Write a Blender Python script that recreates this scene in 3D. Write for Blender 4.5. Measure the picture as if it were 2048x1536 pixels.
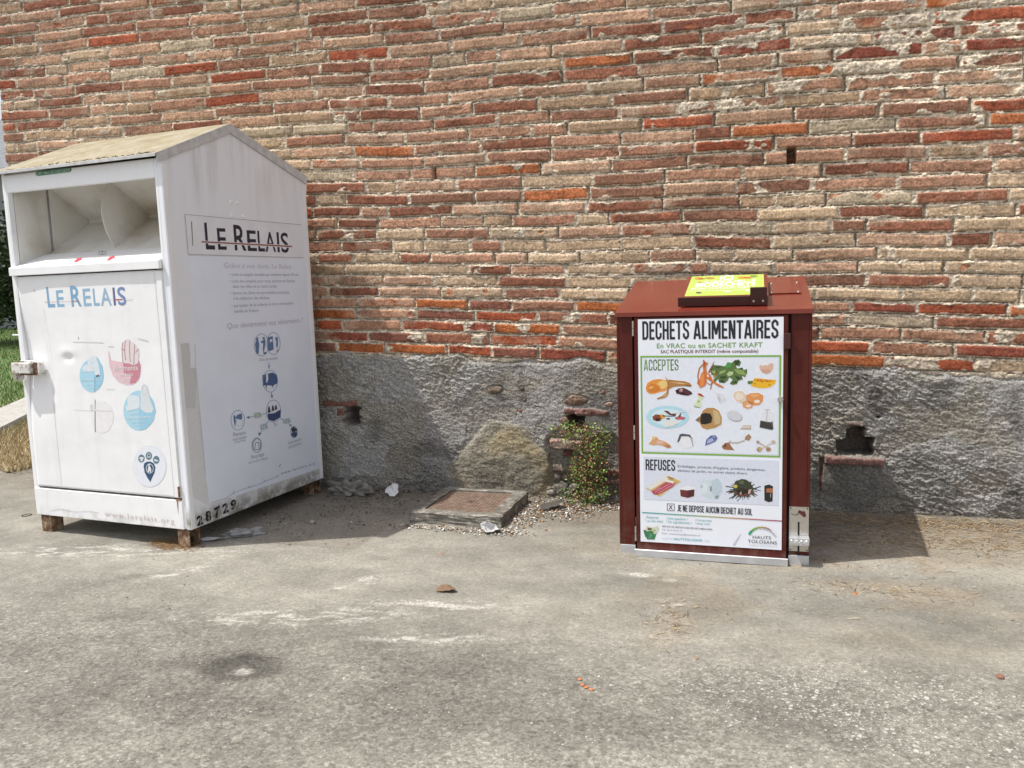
import bpy, bmesh, math, random
import numpy as np
from mathutils import Vector, Matrix, Quaternion
random.seed(7)
for o_ in list(bpy.data.objects):
    bpy.data.objects.remove(o_)
SC = bpy.context.scene
COL = SC.collection

# ------------------------------------------------------------------ camera
CAM_POS = np.array([0.0, -4.6391, 1.2909])
CAM_R = np.array([0.95835894, 0.28376329, -0.03203968])
CAM_U = np.array([-0.00389214, 0.12516609, 0.99212817])
CAM_F = np.array([-0.28553984, 0.95069019, -0.12105848])
CAM_PX = 1593.563
cd = bpy.data.cameras.new('camera')
cam = bpy.data.objects.new('camera', cd)
COL.objects.link(cam)
cd.sensor_width = 36.0
cd.lens = CAM_PX / 2048 * 36
cd.clip_start = 0.05
cd.clip_end = 2000
mw = Matrix.Identity(4)
for i in range(3):
    mw[i][0], mw[i][1], mw[i][2], mw[i][3] = CAM_R[i], CAM_U[i], -CAM_F[i], CAM_POS[i]
cam.matrix_world = mw
SC.camera = cam

# ------------------------------------------------------------------ sky, sun, exposure
SUN_DIR = Vector((0.532, 0.235, -1.1575)).normalized()
w = bpy.data.worlds.new("World")
SC.world = w
w.use_nodes = True
wn = w.node_tree
bg = wn.nodes['Background']
sky = wn.nodes.new('ShaderNodeTexSky')
sky.sky_type = 'NISHITA'
sky.sun_disc = False
sky.sun_elevation = math.asin(-SUN_DIR.z)
sky.sun_rotation = math.atan2(-SUN_DIR.x, -SUN_DIR.y)
sky.air_density = 1.0
sky.dust_density = 5.0
sky.ozone_density = 1.0
# thin bright cloud over most of the sky
wtc = wn.nodes.new('ShaderNodeTexCoord')
wno = wn.nodes.new('ShaderNodeTexNoise')
wno.inputs['Scale'].default_value = 1.6
wno.inputs['Detail'].default_value = 6
wn.links.new(wtc.outputs['Generated'], wno.inputs['Vector'])
wrp = wn.nodes.new('ShaderNodeValToRGB')
wrp.color_ramp.elements[0].position = 0.36; wrp.color_ramp.elements[0].color = (0.25, 0.25, 0.25, 1)
wrp.color_ramp.elements[1].position = 0.60; wrp.color_ramp.elements[1].color = (0.85, 0.85, 0.85, 1)
wn.links.new(wno.outputs['Fac'], wrp.inputs[0])
wmx = wn.nodes.new('ShaderNodeMix'); wmx.data_type = 'RGBA'
wn.links.new(wrp.outputs[0], wmx.inputs[0])
wn.links.new(sky.outputs[0], wmx.inputs[6])
wmx.inputs[7].default_value = (4.6, 4.75, 5.0, 1)
wn.links.new(wmx.outputs[2], bg.inputs[0])
bg.inputs[1].default_value = 0.13
sd = bpy.data.lights.new('sun', 'SUN')
sd.energy = 3.1
sd.angle = math.radians(0.6)
sd.color = (1.0, 0.965, 0.91)
sun = bpy.data.objects.new('sun', sd)
COL.objects.link(sun)
sun.location = (-3, -3, 8)
sun.rotation_euler = SUN_DIR.to_track_quat('-Z', 'Y').to_euler()
SC.view_settings.view_transform = 'Standard'
SC.view_settings.look = 'None'
SC.view_settings.gamma = 1
SC.view_settings.exposure = 0.56

# ------------------------------------------------------------------ noise
_rng = np.random.default_rng(11)
_TAB = _rng.random((256, 256)).astype(np.float32)


def vn(x, y, seed=0):
    x = np.asarray(x, np.float32) + seed * 17.31
    y = np.asarray(y, np.float32) + seed * 7.77
    xi = np.floor(x); yi = np.floor(y)
    fx = x - xi; fy = y - yi
    xi = xi.astype(np.int32) & 255; yi = yi.astype(np.int32) & 255
    x1 = (xi + 1) & 255; y1 = (yi + 1) & 255
    fx = fx * fx * (3 - 2 * fx); fy = fy * fy * (3 - 2 * fy)
    a = _TAB[xi, yi]; b = _TAB[x1, yi]; c = _TAB[xi, y1]; d = _TAB[x1, y1]
    return (a + (b - a) * fx) * (1 - fy) + (c + (d - c) * fx) * fy


def fbm(x, y, seed=0, octv=3, gain=0.5):
    s = 0; a = 1.0; t = 0; f = 1.0
    for k in range(octv):
        s = s + a * vn(x * f, y * f, seed + k * 3)
        t += a; a *= gain; f *= 2.03
    return s / t


def sst(e0, e1, x):
    t = np.clip((x - e0) / (e1 - e0), 0, 1)
    return t * t * (3 - 2 * t)


def lerp(a, b, t):
    return a + (b - a) * t


# ------------------------------------------------------------------ object helpers
def tag(o, label=None, cat=None, group=None, kind=None):
    if label: o['label'] = label
    if cat: o['category'] = cat
    if group: o['group'] = group
    if kind: o['kind'] = kind
    return o


def thing(name, label, cat, loc=(0, 0, 0), rotz=0.0, group=None):
    o = bpy.data.objects.new(name, None)
    o.empty_display_size = 0.1
    COL.objects.link(o)
    o.location = loc
    o.rotation_euler = (0, 0, rotz)
    return tag(o, label, cat, group)


def link_mesh(name, me, parent=None):
    o = bpy.data.objects.new(name, me)
    COL.objects.link(o)
    if parent is not None:
        o.parent = parent
    return o


def np_mesh(name, co, quads, mats, parent=None, col=None, extra=None, smooth=True, midx=None):
    me = bpy.data.meshes.new(name)
    n, m, k = len(co), len(quads), quads.shape[1]
    me.vertices.add(n)
    me.vertices.foreach_set('co', np.ascontiguousarray(co, np.float32).ravel())
    me.loops.add(m * k)
    me.loops.foreach_set('vertex_index', np.ascontiguousarray(quads, np.int32).ravel())
    me.polygons.add(m)
    me.polygons.foreach_set('loop_start', np.arange(m, dtype=np.int32) * k)
    if smooth:
        me.polygons.foreach_set('use_smooth', np.ones(m, dtype=bool))
    if midx is not None:
        me.polygons.foreach_set('material_index', np.ascontiguousarray(midx, np.int32))
    me.update(calc_edges=True)
    for nm, c in (('col', col), ('mask', extra)):
        if c is not None:
            at = me.color_attributes.new(name=nm, type='FLOAT_COLOR', domain='POINT')
            rgba = np.ones((n, 4), np.float32)
            rgba[:, :c.shape[1]] = c
            at.data.foreach_set('color', rgba.ravel())
    for m_ in (mats if isinstance(mats, (list, tuple)) else [mats]):
        me.materials.append(m_)
    return link_mesh(name, me, parent)


class MB:
    """collects shapes, then links them as one mesh object"""
    def __init__(s):
        s.bm = bmesh.new()

    def _merge(s, b2, M=None, mi=0):
        if M is not None:
            b2.transform(M)
        for f in b2.faces:
            f.material_index = mi
        me = bpy.data.meshes.new('t')
        b2.to_mesh(me)
        b2.free()
        s.bm.from_mesh(me)
        bpy.data.meshes.remove(me)

    def box(s, x0, x1, y0, y1, z0, z1, bev=0.003, seg=2, M=None, mi=0):
        b2 = bmesh.new()
        bmesh.ops.create_cube(b2, size=1)
        for v in b2.verts:
            v.co = Vector(((x0 + x1) / 2 + v.co.x * (x1 - x0), (y0 + y1) / 2 + v.co.y * (y1 - y0), (z0 + z1) / 2 + v.co.z * (z1 - z0)))
        bev = min(bev, 0.45 * min(abs(x1 - x0), abs(y1 - y0), abs(z1 - z0)))
        if bev > 0:
            bmesh.ops.bevel(b2, geom=list(b2.edges), offset=bev, segments=seg, profile=0.5, affect='EDGES')
        s._merge(b2, M, mi)
        return s

    def prism(s, pts, d, bev=0.0, M=None, mi=0):
        """closed polygon (3-D points) swept along vector d"""
        b2 = bmesh.new()
        d = Vector(d)
        a = [b2.verts.new(Vector(p)) for p in pts]
        c = [b2.verts.new(Vector(p) + d) for p in pts]
        n = len(pts)
        b2.faces.new(a)
        b2.faces.new(list(reversed(c)))
        for i in range(n):
            b2.faces.new((a[i], c[i], c[(i + 1) % n], a[(i + 1) % n])[::-1])
        bmesh.ops.recalc_face_normals(b2, faces=list(b2.faces))
        if bev > 0:
            bmesh.ops.bevel(b2, geom=list(b2.edges), offset=bev, segments=2, profile=0.5, affect='EDGES')
        s._merge(b2, M, mi)
        return s

    def cyl(s, p0, p1, r, r2=None, n=16, mi=0, bev=0.0):
        b2 = bmesh.new()
        p0, p1 = Vector(p0), Vector(p1)
        L = (p1 - p0).length
        bmesh.ops.create_cone(b2, cap_ends=True, segments=n, radius1=r, radius2=r if r2 is None else r2, depth=L)
        if bev > 0:
            bmesh.ops.bevel(b2, geom=[e for e in b2.edges if len([f for f in e.link_faces if len(f.verts) > 4]) == 1], offset=bev, segments=2, affect='EDGES')
        q = Vector((0, 0, 1)).rotation_difference((p1 - p0).normalized())
        s._merge(b2, Matrix.Translation((p0 + p1) / 2) @ q.to_matrix().to_4x4(), mi)
        return s

    def tube(s, pts, r, n=6, mi=0):
        b2 = bmesh.new()
        pts = [Vector(p) for p in pts]
        rings = []
        for i, p in enumerate(pts):
            t = (pts[min(i + 1, len(pts) - 1)] - pts[max(i - 1, 0)]).normalized()
            u = t.orthogonal().normalized(); v = t.cross(u)
            rr = r[i] if isinstance(r, (list, tuple)) else r
            rings.append([b2.verts.new(p + (u * math.cos(k * 6.2832 / n) + v * math.sin(k * 6.2832 / n)) * rr) for k in range(n)])
        for a, c in zip(rings, rings[1:]):
            # align the rings so that the tube does not twist
            off = min(range(n), key=lambda k: (c[k].co - a[0].co).length)
            c[:] = c[off:] + c[:off]
            if (c[1].co - a[1].co).length > (c[-1].co - a[1].co).length:
                c[:] = [c[0]] + c[:0:-1]
            for k in range(n):
                b2.faces.new((a[k], a[(k + 1) % n], c[(k + 1) % n], c[k]))
        b2.faces.new(rings[0]); b2.faces.new(rings[-1])
        bmesh.ops.recalc_face_normals(b2, faces=list(b2.faces))
        for f in b2.faces: f.smooth = True
        s._merge(b2, None, mi)
        return s

    def face(s, pts, mi=0):
        vs = [s.bm.verts.new(Vector(p)) for p in pts]
        f = s.bm.faces.new(vs); f.material_index = mi
        return s

    def build(s, name, mats, parent=None, smooth=False):
        me = bpy.data.meshes.new(name)
        s.bm.to_mesh(me); s.bm.free()
        for m in (mats if isinstance(mats, (list, tuple)) else [mats]):
            me.materials.append(m)
        if smooth:
            for p in me.polygons: p.use_smooth = True
        return link_mesh(name, me, parent)


# ------------------------------------------------------------------ materials
class NT:
    def __init__(s, name):
        s.m = bpy.data.materials.new(name)
        s.m.use_nodes = True
        s.t = s.m.node_tree
        s.b = s.t.nodes['Principled BSDF']
        s.tc = s.t.nodes.new('ShaderNodeTexCoord')

    def n(s, typ, **kw):
        nd = s.t.nodes.new(typ)
        for k, v in kw.items():
            if k.startswith('i_'):
                key = k[2:]
                nd.inputs[int(key) if key.isdigit() else key].default_value = v
            else:
                setattr(nd, k, v)
        return nd

    def l(s, a, b):
        s.t.links.new(a, b)

    def coords(s, scale=(1, 1, 1)):
        mp = s.n('ShaderNodeMapping')
        mp.inputs['Scale'].default_value = scale
        s.l(s.tc.outputs['Object'], mp.inputs['Vector'])
        return mp.outputs[0]

    def noise(s, scale, detail=3, rough=0.55, stretch=(1, 1, 1)):
        nd = s.n('ShaderNodeTexNoise')
        nd.inputs['Scale'].default_value = scale
        nd.inputs['Detail'].default_value = detail
        nd.inputs['Roughness'].default_value = rough
        s.l(s.coords(stretch), nd.inputs['Vector'])
        return nd.outputs['Fac']

    def ramp(s, fac, stops):
        r = s.n('ShaderNodeValToRGB')
        e = r.color_ramp.elements
        while len(e) < len(stops): e.new(0.5)
        for k, (p, c) in enumerate(stops):
            e[k].position = p
            e[k].color = (c[0], c[1], c[2], 1) if isinstance(c, (tuple, list)) else (c, c, c, 1)
        s.l(fac, r.inputs[0])
        return r.outputs[0]

    def mix(s, fac, a, b, mode='MIX'):
        m = s.n('ShaderNodeMix', data_type='RGBA', blend_type=mode)
        for sock, v in ((m.inputs[0], fac), (m.inputs[6], a), (m.inputs[7], b)):
            if hasattr(v, 'is_linked'): s.l(v, sock)
            elif isinstance(v, (int, float)): sock.default_value = v if sock.type == 'VALUE' else (v, v, v, 1)
            else: sock.default_value = (*v, 1)
        return m.outputs[2]

    def math(s, op, a, b=0.0):
        m = s.n('ShaderNodeMath', operation=op)
        for sock, v in ((m.inputs[0], a), (m.inputs[1], b)):
            if hasattr(v, 'is_linked'): s.l(v, sock)
            else: sock.default_value = v
        return m.outputs[0]

    def attr(s, name):
        return s.n('ShaderNodeAttribute', attribute_name=name)

    def bump(s, h, strength=0.3, dist=0.01):
        b = s.n('ShaderNodeBump')
        b.inputs['Strength'].default_value = strength
        b.inputs['Distance'].default_value = dist
        s.l(h, b.inputs['Height'])
        s.l(b.outputs[0], s.b.inputs['Normal'])

    def fin(s, col=None, rough=0.6, metal=0.0, spec=0.5):
        if col is not None:
            if hasattr(col, 'is_linked'): s.l(col, s.b.inputs['Base Color'])
            else: s.b.inputs['Base Color'].default_value = (*col, 1)
        if hasattr(rough, 'is_linked'): s.l(rough, s.b.inputs['Roughness'])
        else: s.b.inputs['Roughness'].default_value = rough
        s.b.inputs['Metallic'].default_value = metal
        s.b.inputs['Specular IOR Level'].default_value = spec
        return s.m


def plain(name, col, rough=0.6, metal=0.0, var=0.15, scale=30, spec=0.5, bump=0.0):
    t = NT(name)
    f = t.noise(scale, 4)
    c = t.mix(1.0, col, t.ramp(f, [(0.3, 1 - var), (0.7, 1 + var * 0.3)]), 'MULTIPLY')
    if bump: t.bump(f, bump, 0.004)
    return t.fin(c, rough, metal, spec)


_INK = {}


def ink(c):
    c = tuple(round(x, 3) for x in c)
    if c not in _INK:
        _INK[c] = plain('printed_ink_%d' % len(_INK), c, 0.45, 0, 0.06, 60)
    return _INK[c]


def mat_attr(name, rough=0.9, fine=(260, 0.25), bump=(300, 0.3, 0.003)):
    t = NT(name)
    a = t.attr('col')
    f = t.noise(fine[0], 4, 0.65)
    c = t.mix(1.0, a.outputs['Color'], t.ramp(f, [(0.34, 1 - fine[1]), (0.66, 1 + fine[1])]), 'MULTIPLY')
    if bump: t.bump(t.noise(bump[0], 5, 0.7), bump[1], bump[2])
    return t.fin(c, rough, 0, 0.25)


M_BRICK = mat_attr('old_brick_and_lime_mortar', 0.92, (85, 0.42), (130, 0.75, 0.006))
M_CEMENT = mat_attr('rough_grey_cement_render', 0.95, (95, 0.45), (110, 0.9, 0.009))
M_LEAF = mat_attr('leaf_green', 0.55, (60, 0.15), None)
M_BITS = mat_attr('mixed_litter', 0.85, (120, 0.2), None)


def white_paint():
    t = NT('weathered_white_paint')
    streak = t.noise(16, 5, 0.6, (1, 1, 0.10))
    c = t.mix(t.ramp(streak, [(0.52, 0.0), (0.80, 0.30)]), (0.87, 0.875, 0.885), (0.66, 0.655, 0.62))
    blot = t.noise(5, 5, 0.65)
    c = t.mix(t.ramp(blot, [(0.52, 0.0), (0.75, 0.30)]), c, (0.64, 0.63, 0.59))
    # moss and splash dirt along the lower edge
    sx = t.n('ShaderNodeSeparateXYZ'); t.l(t.tc.outputs['Object'], sx.inputs[0])
    low = t.n('ShaderNodeMapRange'); t.l(sx.outputs[2], low.inputs[0])
    low.inputs[1].default_value = 0.17; low.inputs[2].default_value = 0.09
    g = t.noise(13, 6, 0.7)
    k = t.math('MULTIPLY', low.outputs[0], t.ramp(g, [(0.46, 0.0), (0.66, 0.55)]))
    c = t.mix(k, c, (0.17, 0.165, 0.11))
    # rust flecks and chips
    r = t.noise(48, 5, 0.7)
    c = t.mix(t.ramp(r, [(0.70, 0.0), (0.76, 0.7)]), c, (0.22, 0.13, 0.07))
    t.bump(t.noise(4, 2), 0.25, 0.02)
    return t.fin(c, 0.42, 0, 0.4)


def side_paint():
    t = NT('white_paint_with_streaks_and_moss')
    streak = t.noise(15, 5, 0.6, (1, 1, 0.10))
    sx = t.n('ShaderNodeSeparateXYZ'); t.l(t.tc.outputs['Object'], sx.inputs[0])
    up = t.n('ShaderNodeMapRange'); t.l(sx.outputs[2], up.inputs[0])
    up.inputs[1].default_value = 1.65; up.inputs[2].default_value = 1.95
    k0 = t.math('MULTIPLY', up.outputs[0], t.ramp(streak, [(0.46, 0.0), (0.70, 0.5)]))
    c = t.mix(k0, (0.83, 0.85, 0.90), (0.50, 0.50, 0.48))
    low = t.n('ShaderNodeMapRange'); t.l(sx.outputs[2], low.inputs[0])
    low.inputs[1].default_value = 0.23; low.inputs[2].default_value = 0.13
    g = t.noise(11, 6, 0.7)
    k = t.math('MULTIPLY', low.outputs[0], t.ramp(g, [(0.36, 0.1), (0.56, 0.9)]))
    c = t.mix(k, c, (0.20, 0.19, 0.13))
    t.bump(t.noise(3, 2), 0.3, 0.02)
    return t.fin(c, 0.45, 0, 0.4)


M_WHITE = white_paint()
M_SIDE = side_paint()
M_PANEL = plain('white_vinyl_sheet', (0.82, 0.875, 0.985), 0.4, 0, 0.05, 5)
M_INNER = None


def inner_paint():
    t = NT('grimy_white_inside')
    g = t.noise(3.6, 4, 0.5)
    c = t.mix(t.ramp(g, [(0.46, 0.0), (0.78, 0.75)]), (0.78, 0.765, 0.71), (0.40, 0.31, 0.19))
    h = t.noise(40, 5, 0.7)
    c = t.mix(t.ramp(h, [(0.64, 0.0), (0.74, 0.5)]), c, (0.34, 0.26, 0.17))
    return t.fin(c, 0.5)


M_INNER = inner_paint()


def roof_paint():
    t = NT('roof_paint_with_lichen')
    g = t.noise(9, 6, 0.7)
    c = t.ramp(g, [(0.3, (0.38, 0.355, 0.28)), (0.52, (0.31, 0.265, 0.165)), (0.7, (0.22, 0.185, 0.115))])
    d = t.noise(60, 5, 0.7)
    c = t.mix(t.ramp(d, [(0.56, 0.0), (0.68, 0.75)]), c, (0.12, 0.105, 0.08))
    t.bump(d, 0.4, 0.004)
    return t.fin(c, 0.85)


M_ROOFW = roof_paint()


def rust(name, a, b, c_):
    t = NT(name)
    g = t.noise(28, 6, 0.7)
    c = t.ramp(g, [(0.33, a), (0.5, b), (0.66, c_)])
    t.bump(g, 0.4, 0.004)
    return t.fin(c, 0.85, 0.1)


M_RUSTLEG = rust('rusty_leg_steel', (0.42, 0.36, 0.26), (0.20, 0.105, 0.055), (0.07, 0.04, 0.03))
M_RUSTH = rust('rusty_hinge', (.45, .40, .33), (.3, .19, .11), (.16, .08, .05))
M_COVER = rust('rusty_iron_cover', (0.25, 0.18, 0.135), (0.185, 0.125, 0.092), (0.115, 0.08, 0.062))
def red_paint():
    t = NT('oxide_red_powder_coat')
    f = t.noise(6, 6, 0.65)
    c = t.ramp(f, [(0.3, (0.078, 0.0135, 0.0095)), (0.7, (0.094, 0.0165, 0.0118))])
    # settled dust in blotches, thicker towards the ground
    sx = t.n('ShaderNodeSeparateXYZ'); t.l(t.tc.outputs['Object'], sx.inputs[0])
    low = t.n('ShaderNodeMapRange'); t.l(sx.outputs[2], low.inputs[0])
    low.inputs[1].default_value = 0.35; low.inputs[2].default_value = 0.0
    low.inputs[3].default_value = 0.12; low.inputs[4].default_value = 0.8
    d = t.noise(24, 6, 0.72, (1, 1, 0.45))
    c = t.mix(t.math('MULTIPLY', low.outputs[0], t.ramp(d, [(0.45, 0.0), (0.72, 0.55)])), c, (0.22, 0.16, 0.125))
    k = t.noise(170, 3, 0.6)
    c = t.mix(t.ramp(k, [(0.71, 0.0), (0.75, 0.5)]), c, (0.30, 0.22, 0.19))
    t.bump(t.noise(2.2, 2), 0.12, 0.02)
    return t.fin(c, t.ramp(d, [(0.3, 0.28), (0.7, 0.48)]), 0, 0.22)


M_RED = red_paint()
M_REDTOP = plain('red_roof_paint_with_painted_sunlight', (0.20, 0.036, 0.022), 0.22, 0, 0.14, 7, 0.6)  # same red coat as the body, brightened to paint in the light on top
M_REDDK = plain('dark_red_inside', (0.03, 0.008, 0.007), 0.6, 0, 0.1, 40)
M_STEEL = plain('brushed_stainless', (0.62, 0.60, 0.56), 0.32, 0.85, 0.12, 50)
M_ALU = plain('galvanised_steel', (0.62, 0.635, 0.66), 0.45, 0.55, 0.18, 14)
M_BLACK = plain('black_gap', (0.012, 0.011, 0.01), 0.8, 0, 0.1, 40)
M_POSTER = plain('white_poster_sheet', (0.83, 0.86, 0.93), 0.35, 0, 0.03, 8)
M_LIME = plain('lime_green_sticker', (0.47, 0.62, 0.12), 0.35, 0, 0.04, 8)
M_CONC = None


def slab_mat():
    t = NT('weathered_concrete_slab')
    g = t.noise(14, 6, 0.7)
    c = t.ramp(g, [(0.32, (0.10, 0.09, 0.075)), (0.53, (0.205, 0.19, 0.16)), (0.68, (0.46, 0.44, 0.39))])
    f = t.noise(160, 4, 0.7)
    c = t.mix(1.0, c, t.ramp(f, [(0.3, 0.75), (0.7, 1.25)]), 'MULTIPLY')
    t.bump(f, 0.6, 0.006)
    return t.fin(c, 0.95)


M_CONC = slab_mat()


# ------------------------------------------------------------------ ground
def spaced(lo, f0, f1, hi, step, grow=1.25):
    core = list(np.arange(f0, f1 + step * 0.5, step))
    s, x, left = step, f0, []
    while x > lo:
        s *= grow; x -= s; left.append(x)
    s, x, right = step, core[-1], []
    while x < hi:
        s *= grow; x += s; right.append(x)
    return np.array(left[::-1] + core + right)


def grid_quads(nx, ny):
    i = np.arange(nx - 1)[:, None] * ny + np.arange(ny - 1)[None, :]
    i = i.ravel()
    return np.stack([i, i + ny, i + ny + 1, i + 1], 1)


def ell(X, Y, cx, cy, rx, ry, rot=0.0, soft=0.5):
    c, s = math.cos(rot), math.sin(rot)
    dx, dy = X - cx, Y - cy
    u = (dx * c + dy * s) / rx; v = (-dx * s + dy * c) / ry
    return 1 - sst(1 - soft, 1 + soft, np.hypot(u, v) + 0.5 * (fbm(X * 9, Y * 9, 31, 3) - 0.5))


def make_ground():
    gx = spaced(-300, -6.2, 2.6, 300, 0.016)
    gy = spaced(-300, -3.5, 0.12, 300, 0.016)
    X, Y = np.meshgrid(gx, gy, indexing='ij')
    base = np.array([0.318, 0.303, 0.259])
    big = fbm(X * 1.1, Y * 1.6, 3, 4)
    mid = fbm(X * 5, Y * 8, 5, 4)
    val = 0.84 + 0.36 * (big - 0.5) * 2 * 0.7 + 0.22 * (mid - 0.5) * 2 + 0.22 * (fbm(X * 0.97 + Y * .25, (Y * .97 - X * .25) * 7, 17, 4) - .5)
    # worn dark zones in the foreground and below the bins
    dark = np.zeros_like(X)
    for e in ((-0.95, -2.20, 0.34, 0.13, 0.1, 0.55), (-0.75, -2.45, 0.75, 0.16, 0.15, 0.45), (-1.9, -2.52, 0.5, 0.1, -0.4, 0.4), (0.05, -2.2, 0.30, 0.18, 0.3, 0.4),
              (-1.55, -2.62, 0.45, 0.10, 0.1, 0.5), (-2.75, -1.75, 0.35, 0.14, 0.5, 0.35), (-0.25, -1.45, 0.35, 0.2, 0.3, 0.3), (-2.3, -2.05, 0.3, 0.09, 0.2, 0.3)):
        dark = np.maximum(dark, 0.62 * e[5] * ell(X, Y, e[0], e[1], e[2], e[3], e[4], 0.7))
    oil = ell(X, Y, -1.69, -2.385, 0.155, 0.10, 0.3, 0.22)
    oil2 = ell(X, Y, -1.83, -2.36, 0.16, 0.09, 0.3, 0.6)
    drop = ell(X, Y, -1.672, -2.41, 0.034, 0.027, 0, 0.25)
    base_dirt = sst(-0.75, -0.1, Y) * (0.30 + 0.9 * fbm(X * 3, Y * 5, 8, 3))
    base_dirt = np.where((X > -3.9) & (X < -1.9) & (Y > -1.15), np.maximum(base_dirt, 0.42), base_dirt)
    val = val * (1 - 0.62 * dark) * (1 - 0.42 * oil) * (1 - 0.22 * oil2)
    val = val * (1 - 0.16 * sst(-1.75, -2.4, Y))
    C = base[None, None, :] * val[..., None]
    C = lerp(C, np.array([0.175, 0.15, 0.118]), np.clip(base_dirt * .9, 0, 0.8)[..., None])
    # straw coloured dust to the right
    st = sst(0.48, 0.68, fbm(X * 2.2, Y * 3.5, 21, 4)) * sst(-1.3, 0.1, X) * sst(-2.1, -1.0, Y)
    for e in ((-0.26, -1.70, 0.10, 0.19, -0.3), (0.50, -1.17, 0.24, 0.08, 0.1), (0.9, -0.55, 0.6, 0.25, 0.0)):
        st = np.maximum(st, 0.85 * ell(X, Y, e[0], e[1], e[2], e[3], e[4], 0.7))
    C = lerp(C, np.array([0.31, 0.235, 0.15]), (0.42 * st * (0.4 + 0.9 * fbm(X * 30, Y * 30, 4, 3)))[..., None])
    # lime scuffs drawn out across the slab
    sc = np.zeros_like(X)
    for e in ((-1.63, -1.50, 0.12, 0.06, 0.9), (-1.56, -1.40, 0.06, 0.03, 0.4), (-1.75, -1.66, 0.13, 0.045, 0.5), (-1.2, -1.72, 0.30, 0.06, 0.15), (-2.54, -1.37, 0.09, 0.05, 0.9), (-2.60, -1.63, 0.16, 0.05, 0.8),
              (-3.3, -1.45, 0.5, 0.11, 0.2), (-2.85, -1.35, 0.3, 0.07, 0.3), (-0.42, -1.22, 0.14, 0.03, -0.3), (-0.30, -1.5, 0.10, 0.05, 0.6), (-1.15, -2.02, 0.25, 0.04, 0.2), (-1.75, -1.95, 0.5, 0.09, 0.25)):
        sc = np.maximum(sc, ell(X, Y, e[0], e[1], e[2], e[3], e[4], 0.7))
    u_, v_ = X * 0.97 + Y * 0.25, -X * 0.25 + Y * 0.97
    sc = sc * sst(0.36, 0.68, fbm(u_ * 13, v_ * 60, 13, 4))
    C = lerp(C, np.array([0.55, 0.53, 0.475]), (0.30 * sc)[..., None])
    C = lerp(C, np.array([0.40, 0.385, 0.34]), (0.8 * drop)[..., None])
    # where pale aggregate shows through
    wht = np.clip(0.9 * ell(X, Y, 0.42, -2.12, 0.62, 0.22, 0.15, 0.7) + 0.5 * ell(X, Y, 0.75, -2.3, 0.4, 0.2, 0.3, 0.7) + 0.14 * sst(-1.7, -2.5, Y) + 0.03 + 0.15 * sst(0.5, 0.7, big), 0, 1)
    grain = np.clip(sst(-1.5, -2.5, Y) * 0.8 + 0.20 + 0.3 * dark + 0.25 * wht, 0, 1)
    mask = np.stack([wht, grain, sc], -1)
    Z = 0.010 * (fbm(X * 0.8, Y * 0.8, 40, 2) - 0.5) + 0.006 * (fbm(X * 7, Y * 7, 41, 3) - 0.5)
    Z = Z * (np.abs(X) < 8) * (np.abs(Y) < 8)
    co = np.stack([X, Y, Z], -1).reshape(-1, 3)
    t = NT('worn_concrete_yard')
    a = t.attr('col'); mk = t.attr('mask')
    sp = t.n('ShaderNodeSeparateColor'); t.l(mk.outputs['Color'], sp.inputs[0])
    f1 = t.noise(60, 6, 0.75)
    f2 = t.noise(190, 5, 0.75)
    f3 = t.noise(9, 6, 0.7)
    c = t.mix(1.0, a.outputs['Color'], t.ramp(f2, [(0.30, 0.74), (0.52, 1.0), (0.70, 1.24)]), 'MULTIPLY')
    c = t.mix(1.0, c, t.ramp(f1, [(0.32, 0.76), (0.52, 1.0), (0.68, 1.20)]), 'MULTIPLY')
    c = t.mix(1.0, c, t.ramp(f3, [(0.30, 0.84), (0.52, 1.0), (0.68, 1.12)]), 'MULTIPLY')
    # aggregate of mixed size: two layers of stones, most of them close to the paste in tone
    for sc_v, ix, amt in ((120, 0, 0.75), (58, 1, 0.45)):
        vo = t.n('ShaderNodeTexVoronoi', feature='F1'); vo.inputs['Scale'].default_value = sc_v
        wv = t.n('ShaderNodeVectorMath', operation='ADD')
        nz = t.n('ShaderNodeTexNoise'); nz.inputs['Scale'].default_value = sc_v * 0.7; t.l(t.coords(), nz.inputs['Vector'])
        sv = t.n('ShaderNodeVectorMath', operation='SCALE'); sv.inputs['Scale'].default_value = 0.9 / sc_v
        t.l(nz.outputs['Color'], sv.inputs[0]); t.l(t.coords(), wv.inputs[0]); t.l(sv.outputs[0], wv.inputs[1])
        t.l(wv.outputs[0], vo.inputs['Vector'])
        sc_ = t.n('ShaderNodeSeparateColor'); t.l(vo.outputs['Color'], sc_.inputs[0])
        agg = t.ramp(sc_.outputs[0], [(0.0, 0.58), (0.25, 0.82), (0.6, 1.0), (0.85, 1.18), (1.0, 1.5)])
        c = t.mix(t.math('MULTIPLY', sp.outputs[1], amt), c, t.mix(1.0, c, agg, 'MULTIPLY'))
        # a few stones are worn pale; more of them where the mask says so
        core = t.math('LESS_THAN', t.math('ADD', vo.outputs['Distance'], t.math('MULTIPLY', f1, 0.55)), t.math('ADD', 0.36, t.math('MULTIPLY', sc_.outputs[1], 0.34)))
        pick = t.math('LESS_THAN', sc_.outputs[2], t.math('MULTIPLY', sp.outputs[0], 0.62 if ix == 0 else 0.42))
        tone = t.mix(sc_.outputs[0], (0.38, 0.365, 0.33), (0.56, 0.545, 0.50))
        c = t.mix(t.math('MULTIPLY', core, t.math('MULTIPLY', pick, 0.85)), c, tone)
    # lime scuffs catch only on the high grain
    grit = t.math('ADD', t.math('MULTIPLY', f2, 0.55), t.math('MULTIPLY', f1, 0.45))
    lime = t.ramp(t.math('ADD', grit, t.math('MULTIPLY', sp.outputs[2], 0.165)), [(0.595, 0.0), (0.70, 0.75)])
    c = t.mix(lime, c, (0.60, 0.58, 0.52))
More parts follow.
